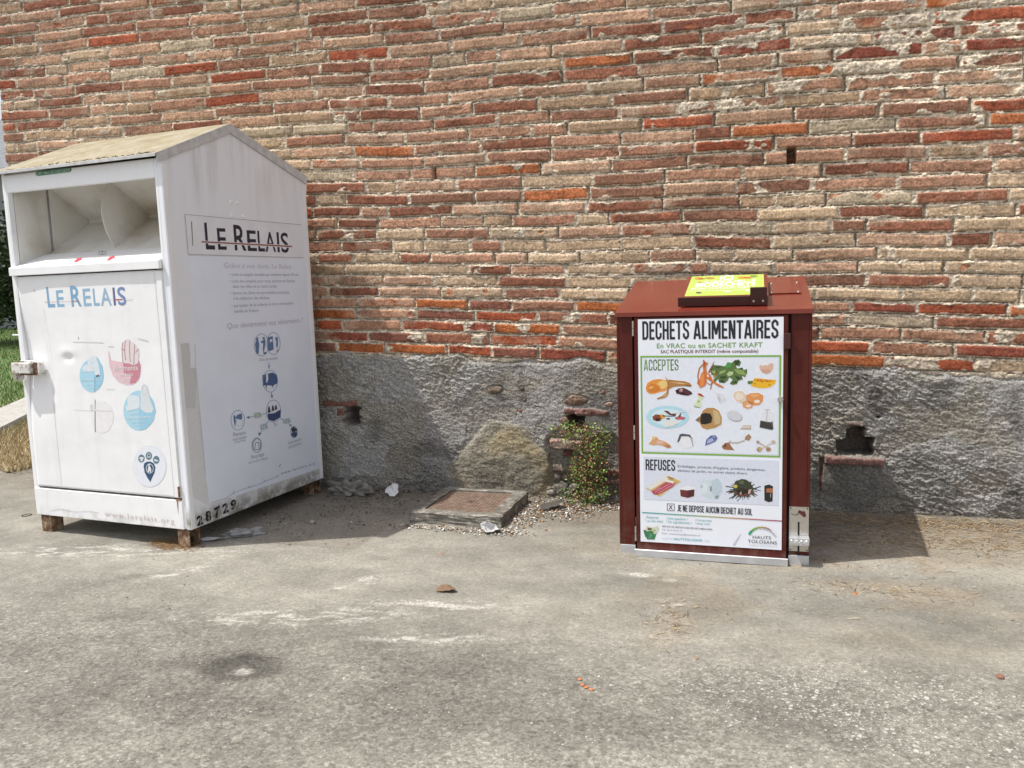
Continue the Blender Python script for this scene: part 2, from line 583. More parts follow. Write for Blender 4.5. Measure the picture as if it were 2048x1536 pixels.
    t.bump(t.math('ADD', f2, t.math('MULTIPLY', f1, 0.8)), 0.55, 0.005)
    m = t.fin(c, 0.93, 0, 0.25)
    o = np_mesh('ground', co, grid_quads(len(gx), len(gy)), m, None, C.reshape(-1, 3).clip(0.01, 0.9), mask.reshape(-1, 3))
    tag(o, kind='structure')


make_ground()


# ------------------------------------------------------------------ the brick wall
def make_wall():
    X0 = -5.17
    gx = spaced(X0 - 0.001, X0, 2.2, 7.5, 0.0052, 1.12)
    gx = gx[gx >= X0]
    gz = spaced(-0.08, -0.06, 3.55, 5.6, 0.0037, 1.12)
    gz = gz[gz >= -0.0601]
    X, Z = np.meshgrid(gx, gz, indexing='ij')
    X = X.astype(np.float32); Z = Z.astype(np.float32)
    wob = 0.013 * (fbm(X * 0.9, Z * 0.7, 2, 2) - 0.5) * 2 + 0.004 * (vn(X * 5, Z * 3, 6) - 0.5) * 2
    ZZ = Z + 0.033 * (X + 1.34) + wob
    rng = np.random.default_rng(5)
    zb = [0.853]
    while zb[-1] < 6.2:
        zb.append(zb[-1] + rng.uniform(0.069, 0.0765))
    zb = np.array(zb)
    n1 = vn(X * 24, Z * 24, 1); n2 = vn(X * 75, Z * 75, 2); n3 = vn(X * 150, Z * 150, 3)
    ex = X + 0.005 * (n1 - 0.5) + 0.004 * (n2 - 0.5)
    ez = ZZ + 0.0042 * (vn(X * 14, Z * 30, 7) - 0.5) + 0.0034 * (vn(X * 70, Z * 70, 8) - 0.5)
    kk = np.searchsorted(zb, ez) - 1
    # palette, linear albedo
    PAL = [((0.45, 0.30, 0.21), 16), ((0.47, 0.36, 0.255), 8), ((0.39, 0.235, 0.162), 20), ((0.315, 0.175, 0.12), 20), ((0.39, 0.28, 0.19), 7), ((0.285, 0.135, 0.088), 13),
           ((0.25, 0.116, 0.076), 5), ((0.41, 0.165, 0.078), 3.5), ((0.34, 0.115, 0.065), 4), ((0.45, 0.375, 0.275), 2)]
    REDS = [((0.36, 0.115, 0.06), 7), ((0.30, 0.105, 0.07), 7), ((0.43, 0.16, 0.065), 5), ((0.24, 0.11, 0.08), 4), ((0.42, 0.25, 0.17), 6), ((0.45, 0.37, 0.28), 4)]

    def pick(pal):
        ws = np.array([p[1] for p in pal], float)
        return np.array(pal[rng.choice(len(pal), p=ws / ws.sum())][0])
    sdf = np.full(X.shape, -0.02, np.float32)
    dep = np.zeros(X.shape, np.float32)
    colr = np.zeros(X.shape + (3,), np.float32)
    limeA = np.zeros(X.shape, np.float32)
    seedb = np.zeros(X.shape, np.float32)
    gap = np.zeros(X.shape, np.float32)
    edge = np.zeros(X.shape, np.float32)
    for k in range(len(zb) - 1):
        m = kk == k
        if not m.any(): continue
        x = X0 + rng.uniform(0.002, 0.035)
        left_end = x
        L = []
        first = True
        while x < 8:
            r = rng.random()
            ln = rng.uniform(0.375, 0.425) if r < 0.72 else (rng.uniform(0.16, 0.2) if r < 0.84 else rng.uniform(0.24, 0.35))
            if first and k % 2: ln = rng.uniform(0.10, 0.2)
            first = False
            j = rng.uniform(0.007, 0.02)
            xm = x + ln / 2
            low = zb[k] < 1.17
            rightup = (xm > -0.3 and zb[k] > 2.25)
            c = pick(REDS) if (rng.random() < (0.72 if low else (0.38 if rightup else 0.0))) else pick(PAL)
            if -2.8 < xm < 1.6 and 1.15 < zb[k] < 1.65 and rng.random() < 0.42: c = np.array([0.47, 0.36, 0.25])
            c = c * rng.uniform(0.86, 1.12)
            lime = rng.uniform(0, 1) ** 2.6
            L.append((x, x + ln, rng.uniform(-0.004, 0.008), c, lime, rng.uniform(0.004, 0.013), rng.uniform(0, 0.006), rng.uniform(0, 0.005), rng.random(), rng.random() < 0.5, rng.uniform(-.02, .02)))
            x += ln + j
        x0 = np.array([b[0] for b in L]); x1 = np.array([b[1] for b in L])
        xs = ex[m]; zs = ez[m]
        i = np.clip(np.searchsorted(x0 - 0.008, xs) - 1, 0, len(L) - 1)
        A = lambda q: np.array([b[q] for b in L])[i]
        zl = zb[k] + 0.0045 + A(6) * 0.8; zh = zb[k + 1] - 0.0048 - A(7) * 0.8
        xc = (x0[i] + x1[i]) / 2; zc = (zl + zh) / 2 + A(10) * (xs - xc)
        rc = A(5)
        ax = np.abs(xs - xc) - ((x1[i] - x0[i]) / 2 - rc)
        az = np.abs(zs - zc) - ((zh - zl) / 2 - rc)
        d = rc - (np.hypot(np.maximum(ax, 0), np.maximum(az, 0)) + np.minimum(np.maximum(ax, az), 0))
        sdf[m] = d
        dep[m] = A(2)
        colr[m] = np.array([b[3] for b in L])[i]
        limeA[m] = A(4)
        seedb[m] = A(8)
        # open perpend joint right of some bricks
        gp = (np.abs(xs - (x1[i] + 0.006)) < 0.008) & A(9).astype(bool) & (zs > zl - 0.002) & (zs < zh + 0.002)
        gap[m] = np.maximum(gp, 0.8 * (zs < zb[k] + 0.0050 + 0.003 * (n2[m] - .4)) * (n1[m] + .5 * n2[m] > 0.58))
        edge[m] = sst(left_end + 0.004, left_end - 0.002, xs)
    bm_ = sst(0.0, 0.0065, sdf)
    # lime smeared over the brick faces
    reg = np.clip(sst(-0.8, 0.2, X) * 1.25 * sst(2.0, 2.4, Z) + 0.7 * sst(1.25, 1.0, Z) * sst(-2.6, -1.6, X), 0, 1.3)
    sm_n = fbm(X * 7 + seedb * 9, Z * 11 + seedb * 5, 9, 4)
    smear = sst(0.745 - 0.13 * reg, 0.775 - 0.13 * reg, sm_n + 0.11 * (1 - sst(0, 0.016, sdf)) + 0.06 * (limeA - .5))
    tb = bm_ * (1 - smear)
    mn = fbm(X * 36, Z * 46, 15, 4)
    h_m = 0.0030 + 0.007 * (fbm(X * 4, Z * 9, 16, 2) - 0.5) + 0.013 * (mn - 0.5) + 0.005 * (n3 - 0.5)
    h_m = h_m + smear * bm_ * (0.006 + dep * .6) - 0.027 * gap
    h_b = 0.0065 + dep * 0.75 + 0.0026 * (n1 - 0.5) + 0.0018 * (n2 - 0.5) + 0.0010 * (n3 - 0.5) - 0.0045 * (1 - sst(0, 0.013, sdf))
    chip = sst(0.72, 0.77, fbm(X * 13 + seedb * 31, Z * 20, 19, 3)) * (seedb > 0.6)
    h_b -= 0.003 * chip
    H = lerp(h_m, h_b, tb)
    mort = np.array([0.60, 0.51, 0.395]) * (0.52 + 0.82 * fbm(X * 30, Z * 40, 23, 3))[..., None] * (0.86 + 0.28 * fbm(X * 1.3, Z * 1.3, 61, 2))[..., None]
    var = 0.68 + 0.64 * fbm(X * 11 + seedb * 50, Z * 16, 24, 4)
    cb = 1.20 * colr ** 1.18 * var[..., None]
    lm = sst(0.50, 0.72, fbm(X * 9 + seedb * 77, Z * 14, 27, 4)) * limeA * 0.62
    cb = lerp(cb, np.array([0.54, 0.435, 0.315]), lm[..., None])
    cb = lerp(cb, np.array([0.40, 0.135, 0.065]), (chip * 0.75 * (limeA > 0.3))[..., None])
    dk = np.maximum(sst(0.60, 0.74, fbm(X * 14 + seedb * 11, Z * 24, 33, 3)) * 0.5, sst(0.66, 0.80, fbm(X * 85, Z * 9, 35, 3)) * 0.45)
    cb = lerp(cb, cb * 0.5, dk[..., None])
    wx = 0.80 + 0.40 * fbm(X * 0.75, Z * 0.9, 81, 4)
    C = lerp(mort, cb, tb[..., None]) * (1.05 * wx)[..., None]
    # scaffold holes left in the brickwork
    for hx, hz, hw, hh in ((0.212, 1.943, 0.021, 0.042), (-1.842, 1.992, 0.012, 0.032)):
        q = sst(1.12, 0.9, np.maximum(np.abs(X - hx + 0.006 * (n1 - .5)) / hw, np.abs(Z - hz) / hh))
        H = H - 0.13 * q
    # ---------------- cement render on the lower wall
    uu, vv = X * 0.93 - Z * 0.36, X * 0.36 + Z * 0.93
    f1 = fbm(uu * 19 + 1.5 * vn(X * 10, Z * 10, 50), vv * 40, 51, 5, 0.62)
    f2 = fbm(uu * 55, vv * 100, 52, 4, 0.7)
    lowp = fbm(X * 2.1, Z * 2.4, 53, 3)
    rough = 0.45 + 0.75 * sst(0.36, 0.62, lowp)
    hp = 0.010 + 0.018 * (f1 - 0.5) * rough + 0.017 * (f2 - 0.5) * rough + 0.006 * (n3 - 0.5) * rough + 0.02 * (lowp - 0.5)
    g = (0.66 + 0.42 * f2 + 0.25 * f1)
    cp = np.array([0.37, 0.357, 0.332]) * (g * (0.75 + 0.5 * fbm(X * 1.7, Z * 2.5, 83, 4)))[..., None]
    cp = lerp(cp, np.array([0.48, 0.465, 0.44]), (0.8 * sst(0.55, 0.75, f1))[..., None])
    och = sst(0.52, 0.68, fbm(X * 3.2, Z * 5, 54, 4)) * 0.45
    cp = lerp(cp, np.array([0.27, 0.235, 0.16]), och[..., None])
    cp = lerp(cp, np.array([0.145, 0.135, 0.125]), (0.7 * sst(0.55, 0.78, fbm(X * 6, Z * 6, 55, 4)))[..., None])
    base = sst(0.12, -0.02, Z + 0.05 * (f1 - .5))
    cp = lerp(cp, np.array([0.17, 0.145, 0.11]), (0.6 * base)[..., None])
    # round yellow repair
    rr = np.hypot((X + 1.46) / 0.335, np.maximum(Z - 0.03, 0) / 0.42) + 0.55 * (fbm(X * 5, Z * 5, 56, 5) - 0.5)
    pm = sst(1.02, 0.97, rr)
    band = sst(0.50, 0.72, rr) * sst(0.97, 0.86, rr)
    cpatch = np.array([0.335, 0.305, 0.24]) * (0.75 + 0.5 * fbm(X * 16, Z * 22, 57, 4))[..., None]
    cpatch = lerp(cpatch, np.array([0.40, 0.335, 0.21]), (0.9 * band * sst(.35, .65, fbm(X * 8, Z * 8, 58, 3))).clip(0, 1)[..., None])
    hp = lerp(hp, 0.011 + 0.014 * (fbm(X * 16, Z * 22, 57, 4) - 0.5) + 0.006 * (f2 - .5) - 0.004 * sst(.9, 1.0, rr), pm)
    cp = lerp(cp, cpatch, pm[..., None])
    # smooth newer cement under the right hand hole
    sm = sst(1.0, 0.8, np.hypot((X - 0.55) / 0.26, (Z - 0.14) / 0.17) + 0.3 * (fbm(X * 6, Z * 6, 59, 3) - .5))
    hp = lerp(hp, 0.010 + 0.004 * (f2 - 0.5), sm * 0.85)
    cp = lerp(cp, np.array([0.235, 0.225, 0.20]) * (0.8 + .4 * f2)[..., None], (sm * 0.7)[..., None])
    # broken-out pocket showing the masonry beside the plant
    pk = sst(1.05, 0.85, np.maximum(np.abs(X + 0.95) / 0.23, np.abs(Z - 0.20) / 0.19) + 0.9 * (fbm(X * 7, Z * 7, 60, 4) - .5))
    hp = hp - 0.030 * pk
    cp = lerp(cp, np.array([0.27, 0.245, 0.205]) * (0.4 + 1.1 * f2)[..., None], (pk * 0.8)[..., None])

    def brk(x0, x1, z0, z1, h, c, rc=0.008, rot=0.0):
        nonlocal hp, cp
        xc, zc = (x0 + x1) / 2, (z0 + z1) / 2
        ax = np.abs(X - xc + 0.020 * (fbm(X * 22, Z * 22, 62, 3) - .5)) - ((x1 - x0) / 2 - rc)
        az = np.abs(Z - zc - rot * (X - xc) + 0.022 * (fbm(X * 16, Z * 30, 63, 3) - .5)) - ((z1 - z0) / 2 - rc)
        d = rc - (np.hypot(np.maximum(ax, 0), np.maximum(az, 0)) + np.minimum(np.maximum(ax, az), 0))
        t = sst(0, 0.006, d)
        hp = lerp(hp, h + 0.007 * (n1 - .5) + 0.003 * (n2 - .5) - 0.006 * (1 - sst(0, 0.014, d)), t)
        cc = np.array(c) * (0.65 + 0.7 * fbm(X * 12, Z * 18, 64, 3))[..., None]
        cp = lerp(cp, cc, t[..., None])

    def stone(cx, cz, rx, rz, h, c):
        nonlocal hp, cp
        r = np.hypot((X - cx) / rx, (Z - cz) / rz) + 0.8 * (fbm(X * 26, Z * 26, 65, 3) - .5)
        t = sst(1.0, 0.92, r)
        hp = lerp(hp, 0.6 * h * np.sqrt(np.clip(1 - r * r * .8, 0.05, 1)) + 0.008 * (n2 - .5), t)
        cp = lerp(cp, np.array(c) * (0.7 + 0.6 * n1)[..., None], t[..., None])
        ring = sst(1.25, 1.0, r) * (1 - t)
        hp = hp - 0.008 * ring

    def hole(x0, x1, z0, z1, d=0.16):
        nonlocal hp, cp
        q = np.maximum(np.abs(X - (x0 + x1) / 2 + 0.034 * (fbm(X * 28, Z * 28, 67, 3) - .5)) / ((x1 - x0) / 2), np.abs(Z - (z0 + z1) / 2 + 0.034 * (fbm(X * 28, Z * 28, 66, 3) - .5)) / ((z1 - z0) / 2))
        chipd = sst(1.7, 1.0, q) * sst(.45, .6, fbm(X * 24, Z * 24, 68, 3)) * (1 - sst(1.08, .9, q))
        hp = hp - 0.016 * chipd
        cp = lerp(cp, np.array([0.25, 0.20, 0.16]), (0.6 * chipd)[..., None])
        t = sst(1.08, 0.9, q)
        hp = lerp(hp, -d, t)
        cp = lerp(cp, np.array([0.12, 0.10, 0.08]), (t * .8)[..., None])
    RED = (0.26, 0.125, 0.10)
    brk(-2.70, -2.44, 0.545, 0.59, 0.012, RED)
    brk(-2.60, -2.545, 0.48, 0.54, 0.016, RED)
    hole(-2.545, -2.436, 0.425, 0.54)
    brk(-1.075, -0.80, 0.516, 0.558, 0.022, (0.25, 0.14, 0.12), rot=-0.06)
    hole(-1.05, -0.952, 0.425, 0.515)
    stone(-1.062, 0.478, 0.03, 0.028, 0.035, (0.30, 0.21, 0.17))
    brk(-1.16, -0.90, 0.31, 0.362, 0.045, (0.40, 0.25, 0.20), rot=-0.06)
    brk(-1.09, -1.02, 0.255, 0.30, 0.0, (0.22, 0.10, 0.08))
    brk(-1.155, -1.02, 0.158, 0.203, 0.012, (0.24, 0.185, 0.15), rot=-0.05)
    brk(-1.15, -1.095, 0.102, 0.152, 0.004, (0.25, 0.20, 0.17))
    brk(-1.09, -1.01, 0.100, 0.150, 0.004, (0.25, 0.20, 0.17))
    brk(-0.865, -0.60, 0.142, 0.185, 0.004, (0.28, 0.13, 0.10))
    brk(-0.90, -0.60, 0.092, 0.135, 0.0, (0.24, 0.15, 0.12))
    for s_ in ((-1.10, 0.055, 0.05, 0.045, 0.03, (.28, .26, .22)), (-1.02, 0.07, 0.03, 0.025, 0.03, (.4, .37, .32)), (-1.16, 0.03, 0.03, 0.02, 0.03, (.42, .39, .34)), (-1.06, 0.03, .03, .02, .04, (.35, .33, .3)),
               (-1.500, 0.666, 0.050, 0.028, 0.030, (0.21, 0.165, 0.13)), (-1.33, 0.672, 0.014, 0.016, 0.02, (0.17, 0.12, 0.10)), (-1.313, 0.604, 0.013, 0.011, 0.02, (0.17, 0.12, 0.10)),
               (-1.005, 0.605, 0.072, 0.030, 0.030, (0.24, 0.165, 0.12)), (-0.80, 0.585, 0.026, 0.014, 0.02, (.42, .27, .2)), (-0.83, 0.655, .012, .012, .018, (.3, .16, .12)), (-1.345, .535, .012, .009, .018, (.4, .17, .12))):
        stone(*s_)
    brk(0.40, 0.702, 0.262, 0.310, 0.050, (0.28, 0.145, 0.125), rot=-0.02)
    hole(0.462, 0.642, 0.318, 0.410, 0.14)
    hole(0.507, 0.596, 0.395, 0.470, 0.14)
    brk(0.515, 0.60, 0.474, 0.508, 0.020, (0.21, 0.16, 0.145))
    stone(0.665, 0.53, .014, .007, -.01, (.05, .05, .05))
    brk(0.37, 0.395, 0.10, 0.30, 0.004, (0.22, 0.115, 0.09), rc=.004)
    # hairline cracks and a damp, dirty foot
    ck = np.abs(fbm(X * 1.6 + .12 * n1, Z * 1.9, 84, 3) - .5)
    ck = sst(0.0055, 0.0015, ck) * sst(.42, .55, fbm(X * .8, Z * .8, 85, 2))
    hp = hp - 0.007 * ck
    cp = lerp(cp, cp * .45, ck[..., None])
    damp = sst(.50, .62, fbm(X * 1.8, Z * 3.5 + 2, 86, 4)) * sst(.42, .10, Z)
    cp = lerp(cp, cp * .66, damp[..., None])
    # flaked-off shallow scabs
    fl = sst(.615, .63, fbm(X * 4.2, Z * 5.5, 87, 5)) * (1 - pm)
    hp = hp - 0.0055 * fl
    cp = lerp(cp, np.array([.30, .272, .225]) * (.7 + .6 * f2)[..., None], (.55 * fl)[..., None])
    zt = 0.850 + 0.048 * (fbm(X * 5, Z * 0 + 3, 70, 3) - 0.5) * 2 + 0.010 * (fbm(X * 26, Z * 20, 71, 2) - .5) - 0.004
    below = sst(0.004, -0.004, ZZ - zt)
    hp = hp - 0.012 * sst(-0.03, 0.0, ZZ - zt) + 0.004
    H = lerp(H, hp, below)
    C = lerp(C, cp, below[..., None])
    # the ragged corner at the left end
    eg = edge * (1 - below)
    H = lerp(H, -0.30, eg)
    H = np.where(X < X0 + 0.003, -0.3, H)
    rnd = sst(X0 + 0.035, X0 + 0.005, X) * (1 - eg)
    H = H - 0.016 * rnd * rnd
    Y = -H
    co = np.stack([X, Y, Z], -1).reshape(-1, 3)
    C = C.reshape(-1, 3).clip(0.015, 0.85)
    q = grid_quads(len(gx), len(gz))
    fb = below.reshape(-1)[q].mean(1) > 0.5
    root = thing('brick_wall', 'long wall of thin old bricks over a rough grey cement base', 'wall', (0, 0, 0))

    def sub(name, sel, mat):
        qq = q[sel]
        used = np.zeros(len(co), bool); used[qq.ravel()] = True
        idx = np.cumsum(used) - 1
        np_mesh(name, co[used], idx[qq].astype(np.int32), mat, root, C[used])
    sub('brickwork', ~fb, M_BRICK)
    sub('cement_render', fb, M_CEMENT)
    core = MB().box(X0 + 0.035, 7.4, 0.20, 0.48, -0.05, 5.6, 0.0)
    core.build('wall_core', plain('old_wall_core', (0.36, 0.25, 0.18), 0.95, 0, 0.4, 18), root)
    return root


make_wall()

#@@OBJECTS
# ------------------------------------------------------------------ lettering and flat artwork on real panels
def text_polys(body, off=0.0, spacing=1.0):
    cu = bpy.data.curves.new('t', 'FONT')
    cu.body = body
    cu.size = 1
    cu.offset = off
    cu.space_character = spacing
    cu.resolution_u = 4
    ob = bpy.data.objects.new('t', cu)
    COL.objects.link(ob)
    dg = bpy.context.evaluated_depsgraph_get()
    me = bpy.data.meshes.new_from_object(ob.evaluated_get(dg))
    vs = np.zeros(len(me.vertices) * 3, np.float32)
    me.vertices.foreach_get('co', vs)
    fs = [list(p.vertices) for p in me.polygons]
    bpy.data.objects.remove(ob); bpy.data.curves.remove(cu); bpy.data.meshes.remove(me)
    return vs.reshape(-1, 3)[:, :2], fs


def mitre(pts, t, closed):
    n = len(pts); a, b = [], []
    for i in range(n):
        p = np.array(pts[i])
        if closed or 0 < i < n - 1:
            u = p - np.array(pts[i - 1]); v = np.array(pts[(i + 1) % n]) - p
        elif i == 0:
            u = v = np.array(pts[1]) - p
        else:
            u = v = p - np.array(pts[i - 1])
        u = u / np.hypot(*u); v = v / np.hypot(*v)
        n1 = np.array([-u[1], u[0]]); n2 = np.array([-v[1], v[0]])
        m = n1 + n2; m = m / max(np.hypot(*m), 1e-6)
        L = min(t / 2 / max(m @ n1, 0.3), t * 1.2)
        a.append(tuple(p + m * L)); b.append(tuple(p - m * L))
    return a, b


def glyph(ch, t):
    w_ = {'I': t, 'M': 0.56, 'A': 0.46, 'X': 0.46, 'J': 0.32, 'E': 0.36, 'L': 0.34, 'F': 0.35, 'T': 0.40}.get(ch, 0.42)
    L, R, B_, T, c = t / 2, w_ - t / 2, t / 2, 1 - t / 2, 0.10
    O = [(L, B_ + c), (L, T - c), (L + c, T), (R - c, T), (R, T - c), (R, B_ + c), (R - c, B_), (L + c, B_)]
    D = {'I': [([(L, 0), (L, 1)], 0)], 'L': [([(L, 1), (L, B_), (w_, B_)], 0)], 'T': [([(0, T), (w_, T)], 0), ([(w_ / 2, 0), (w_ / 2, 1 - t)], 0)],
         'H': [([(L, 0), (L, 1)], 0), ([(R, 0), (R, 1)], 0), ([(t, .5), (w_ - t, .5)], 0)],
         'E': [([(w_, T), (L, T), (L, B_), (w_, B_)], 0), ([(t, .5), (w_ - .03, .5)], 0)], 'F': [([(w_, T), (L, T), (L, 0)], 0), ([(t, .48), (w_ - .03, .48)], 0)],
         'D': [([(L, B_), (L, T), (R - c, T), (R, T - c), (R, B_ + c), (R - c, B_)], 1)], 'O': [(O, 1)],
         'C': [([(R, .64), (R, T - c), (R - c, T), (L + c, T), (L, T - c), (L, B_ + c), (L + c, B_), (R - c, B_), (R, B_ + c), (R, .36)], 0)],
         'S': [([(R, .68), (R, T - c), (R - c, T), (L + c, T), (L, T - c), (L, .66), (L + .05, .56), (R - .05, .44), (R, .34), (R, B_ + c), (R - c, B_), (L + c, B_), (L, B_ + c), (L, .32)], 0)],
         'A': [([(t * .42, 0), (w_ / 2 - t * .12, 1)], 0), ([(w_ - t * .42, 0), (w_ / 2 + t * .12, 1)], 0), ([(t * .9, .24), (w_ - t * .9, .24)], 0)],
         'M': [([(L, 0), (L, 1)], 0), ([(R, 0), (R, 1)], 0), ([(t * .75, 1), (w_ / 2, .25)], 0), ([(w_ - t * .75, 1), (w_ / 2, .25)], 0)],
         'N': [([(L, 0), (L, 1)], 0), ([(R, 0), (R, 1)], 0), ([(t * .7, 1), (w_ - t * .7, 0)], 0)],
         'P': [([(L, 0), (L, T), (R - c, T), (R, T - c), (R, .46 + c), (R - c, .46), (t, .46)], 0)],
         'R': [([(L, 0), (L, T), (R - c, T), (R, T - c), (R, .50 + c), (R - c, .50), (t, .50)], 0), ([(R - c, .50 - t * .3), (R, .38), (R, 0)], 0)],
         'U': [([(L, 1), (L, B_ + c), (L + c, B_), (R - c, B_), (R, B_ + c), (R, 1)], 0)], 'J': [([(R, 1), (R, B_ + c), (R - c, B_), (0, B_)], 0)],
         'X': [([(L, 0), (R, 1)], 0), ([(L, 1), (R, 0)], 0)]}
    return w_, D[ch]


CAPH = float(text_polys('H')[0][:, 1].max())


class Board:
    """a flat printed surface: origin, two axes and the way its photo crop maps on to it"""
    def __init__(s, parent, o_loc, ex, ez, n_loc, crop=None):
        s.parent = parent
        s.o, s.ex, s.ez, s.n = Vector(o_loc), Vector(ex), Vector(ez), Vector(n_loc)
        bpy.context.view_layer.update()
        M = parent.matrix_world
        s.Wo = np.array(M @ s.o); s.Wx = np.array(M.to_3x3() @ s.ex); s.Wz = np.array(M.to_3x3() @ s.ez); s.Wn = np.array(M.to_3x3() @ s.n)
        s.crop = crop
        s.groups = {}
        s.warp = None

    def line_of(s, group):
        if group in ('heading_lettering', 'small_lettering', 'paragraph_lettering', 'hatch_lettering', 'web_lettering', 'arrow_lettering'):
            s.nline = getattr(s, 'nline', 0) + 1
            return '%s#L%d' % (group, s.nline)
        return group

    def use(s, x0, y0, sc):
        s.crop = (x0, y0, sc)
        return s

    def P(s, x, y):
        """photo crop coordinates to metres on the board"""
        x0, y0, sc = s.crop
        u, v = x0 + x / sc, y0 + y / sc
        d = CAM_F + CAM_R * (u - 1024) / CAM_PX - CAM_U * (v - 768) / CAM_PX
        k = ((s.Wo - CAM_POS) @ s.Wn) / (d @ s.Wn)
        q = CAM_POS + d * k - s.Wo
        return float(q @ s.Wx), float(q @ s.Wz)

    def add(s, group, pts2, faces, color, layer):
        g = s.groups.setdefault(group, ([], [], [], []))
        m = ink(color)
        if m not in g[3]: g[3].append(m)
        b = len(g[0])
        for x, z in pts2:
            g[0].append(s.o + s.ex * x + s.ez * z + s.n * (0.0003 * layer + (s.warp(x, z) if s.warp else 0)))
        for f in faces:
            g[1].append([b + i for i in f]); g[2].append(g[3].index(m))

    def poly(s, group, pts, color, layer=1, raw=False):
        q = pts if raw else [s.P(*p) for p in pts]
        # fan-free fill of a simple outline
        b2 = bmesh.new()
        vs = [b2.verts.new((x, z, 0)) for x, z in q]
        f = b2.faces.new(vs)
        r = bmesh.ops.triangulate(b2, faces=[f], quad_method='BEAUTY', ngon_method='EAR_CLIP')
        b2.verts.index_update()
        s.add(group, q, [[v.index for v in t.verts] for t in b2.faces], color, layer)
        b2.free()

    def blob(s, group, cx, cy, rx, ry, color, layer=1, rot=0, n=28, wob=0.0, a0=0, a1=360):
        pts = []
        for k in range(n):
            a = math.radians(a0 + (a1 - a0) * k / (n if a1 - a0 == 360 else n - 1))
            r = 1 + wob * random.uniform(-1, 1)
            x, y = rx * r * math.cos(a), ry * r * math.sin(a)
            c, t = math.cos(math.radians(rot)), math.sin(math.radians(rot))
            pts.append((cx + x * c - y * t, cy + x * t + y * c))
        s.poly(group, pts, color, layer)

    def line(s, group, pts, wd, color, layer=1):
        """a stroke of width wd (crop pixels)"""
        for (xa, ya), (xb, yb) in zip(pts, pts[1:]):
            L = math.hypot(xb - xa, yb - ya) or 1
            nx, ny = -(yb - ya) / L * wd / 2, (xb - xa) / L * wd / 2
            s.poly(group, [(xa + nx, ya + ny), (xb + nx, yb + ny), (xb - nx, yb - ny), (xa - nx, ya - ny)], color, layer)

    def ring(s, group, cx, cy, rx, ry, wd, color, layer=1, n=36):
        pi, po = [], []
        for k in range(n):
            a = k * 6.2832 / n
            po.append(s.P(cx + rx * math.cos(a), cy + ry * math.sin(a)))
            pi.append(s.P(cx + (rx - wd) * math.cos(a), cy + (ry - wd) * math.sin(a)))
        s.add(group, po + pi, [[k, (k + 1) % n, n + (k + 1) % n, n + k] for k in range(n)], color, layer)

    def text(s, group, body, x0, y0, x1, y1, ytop, color, bold=0.0, layer=1, shear=0.0, spacing=1.0, grad=None):
        """baseline from (x0,y0) to (x1,y1), capital height reaching ytop above (x0,y0)"""
        group = s.line_of(group)
        p0 = s.P(x0, y0); p1 = s.P(x1, y1); h = s.P(x0, ytop)[1] - p0[1]
        vs, fs = text_polys(body, bold, spacing)
        if not len(vs): return
        xm, xM = vs[:, 0].min(), vs[:, 0].max()
        W = p1[0] - p0[0]; dz = p1[1] - p0[1]
        t = (vs[:, 0] - xm) / (xM - xm)
        zz = vs[:, 1] / CAPH * h
        xs = p0[0] + t * W + shear * zz
        zs = p0[1] + t * dz + zz
        s.add(group, list(zip(xs.tolist(), zs.tolist())), fs, color, layer)

    def block(s, group, body, x0, y0, x1, y1, ytop, color, t=0.135, layer=1, gap=0.065):
        """tall condensed capitals drawn as mitred strokes"""
        group = s.line_of(group)
        p0 = s.P(x0, y0); p1 = s.P(x1, y1); h = s.P(x0, ytop)[1] - p0[1]
        x, items = 0.0, []
        for ch in body:
            if ch == ' ':
                x += 0.20; continue
            wd, strokes = glyph(ch, t)
            items.append((x, strokes)); x += wd + gap
        tot = x - gap
        k = (p1[0] - p0[0]) / tot; dz = p1[1] - p0[1]
        for gx_, strokes in items:
            for si, (pts, closed) in enumerate(strokes):
                a, b_ = mitre(pts, t, closed)
                n = len(a)
                v = [(p0[0] + (gx_ + px) * k, p0[1] + dz * (gx_ + px) / tot + pz * h) for px, pz in a + b_]
                fs = [[i, (i + 1) % n, n + (i + 1) % n, n + i] for i in range(n if closed else n - 1)]
                s.add(group, v, fs, color, layer + 0.1 * si)

    def flush(s, names=None):
        for k, (v, f, mi, mats) in s.groups.items():
            k = k.split('#')[0]
            me = bpy.data.meshes.new(k)
            me.from_pydata([tuple(p) for p in v], [], f)
            for m in mats: me.materials.append(m)
            me.polygons.foreach_set('material_index', mi)
            me.update()
            link_mesh(k, me, s.parent_for(k))
        s.groups = {}

    def parent_for(s, k):
        return s.dest


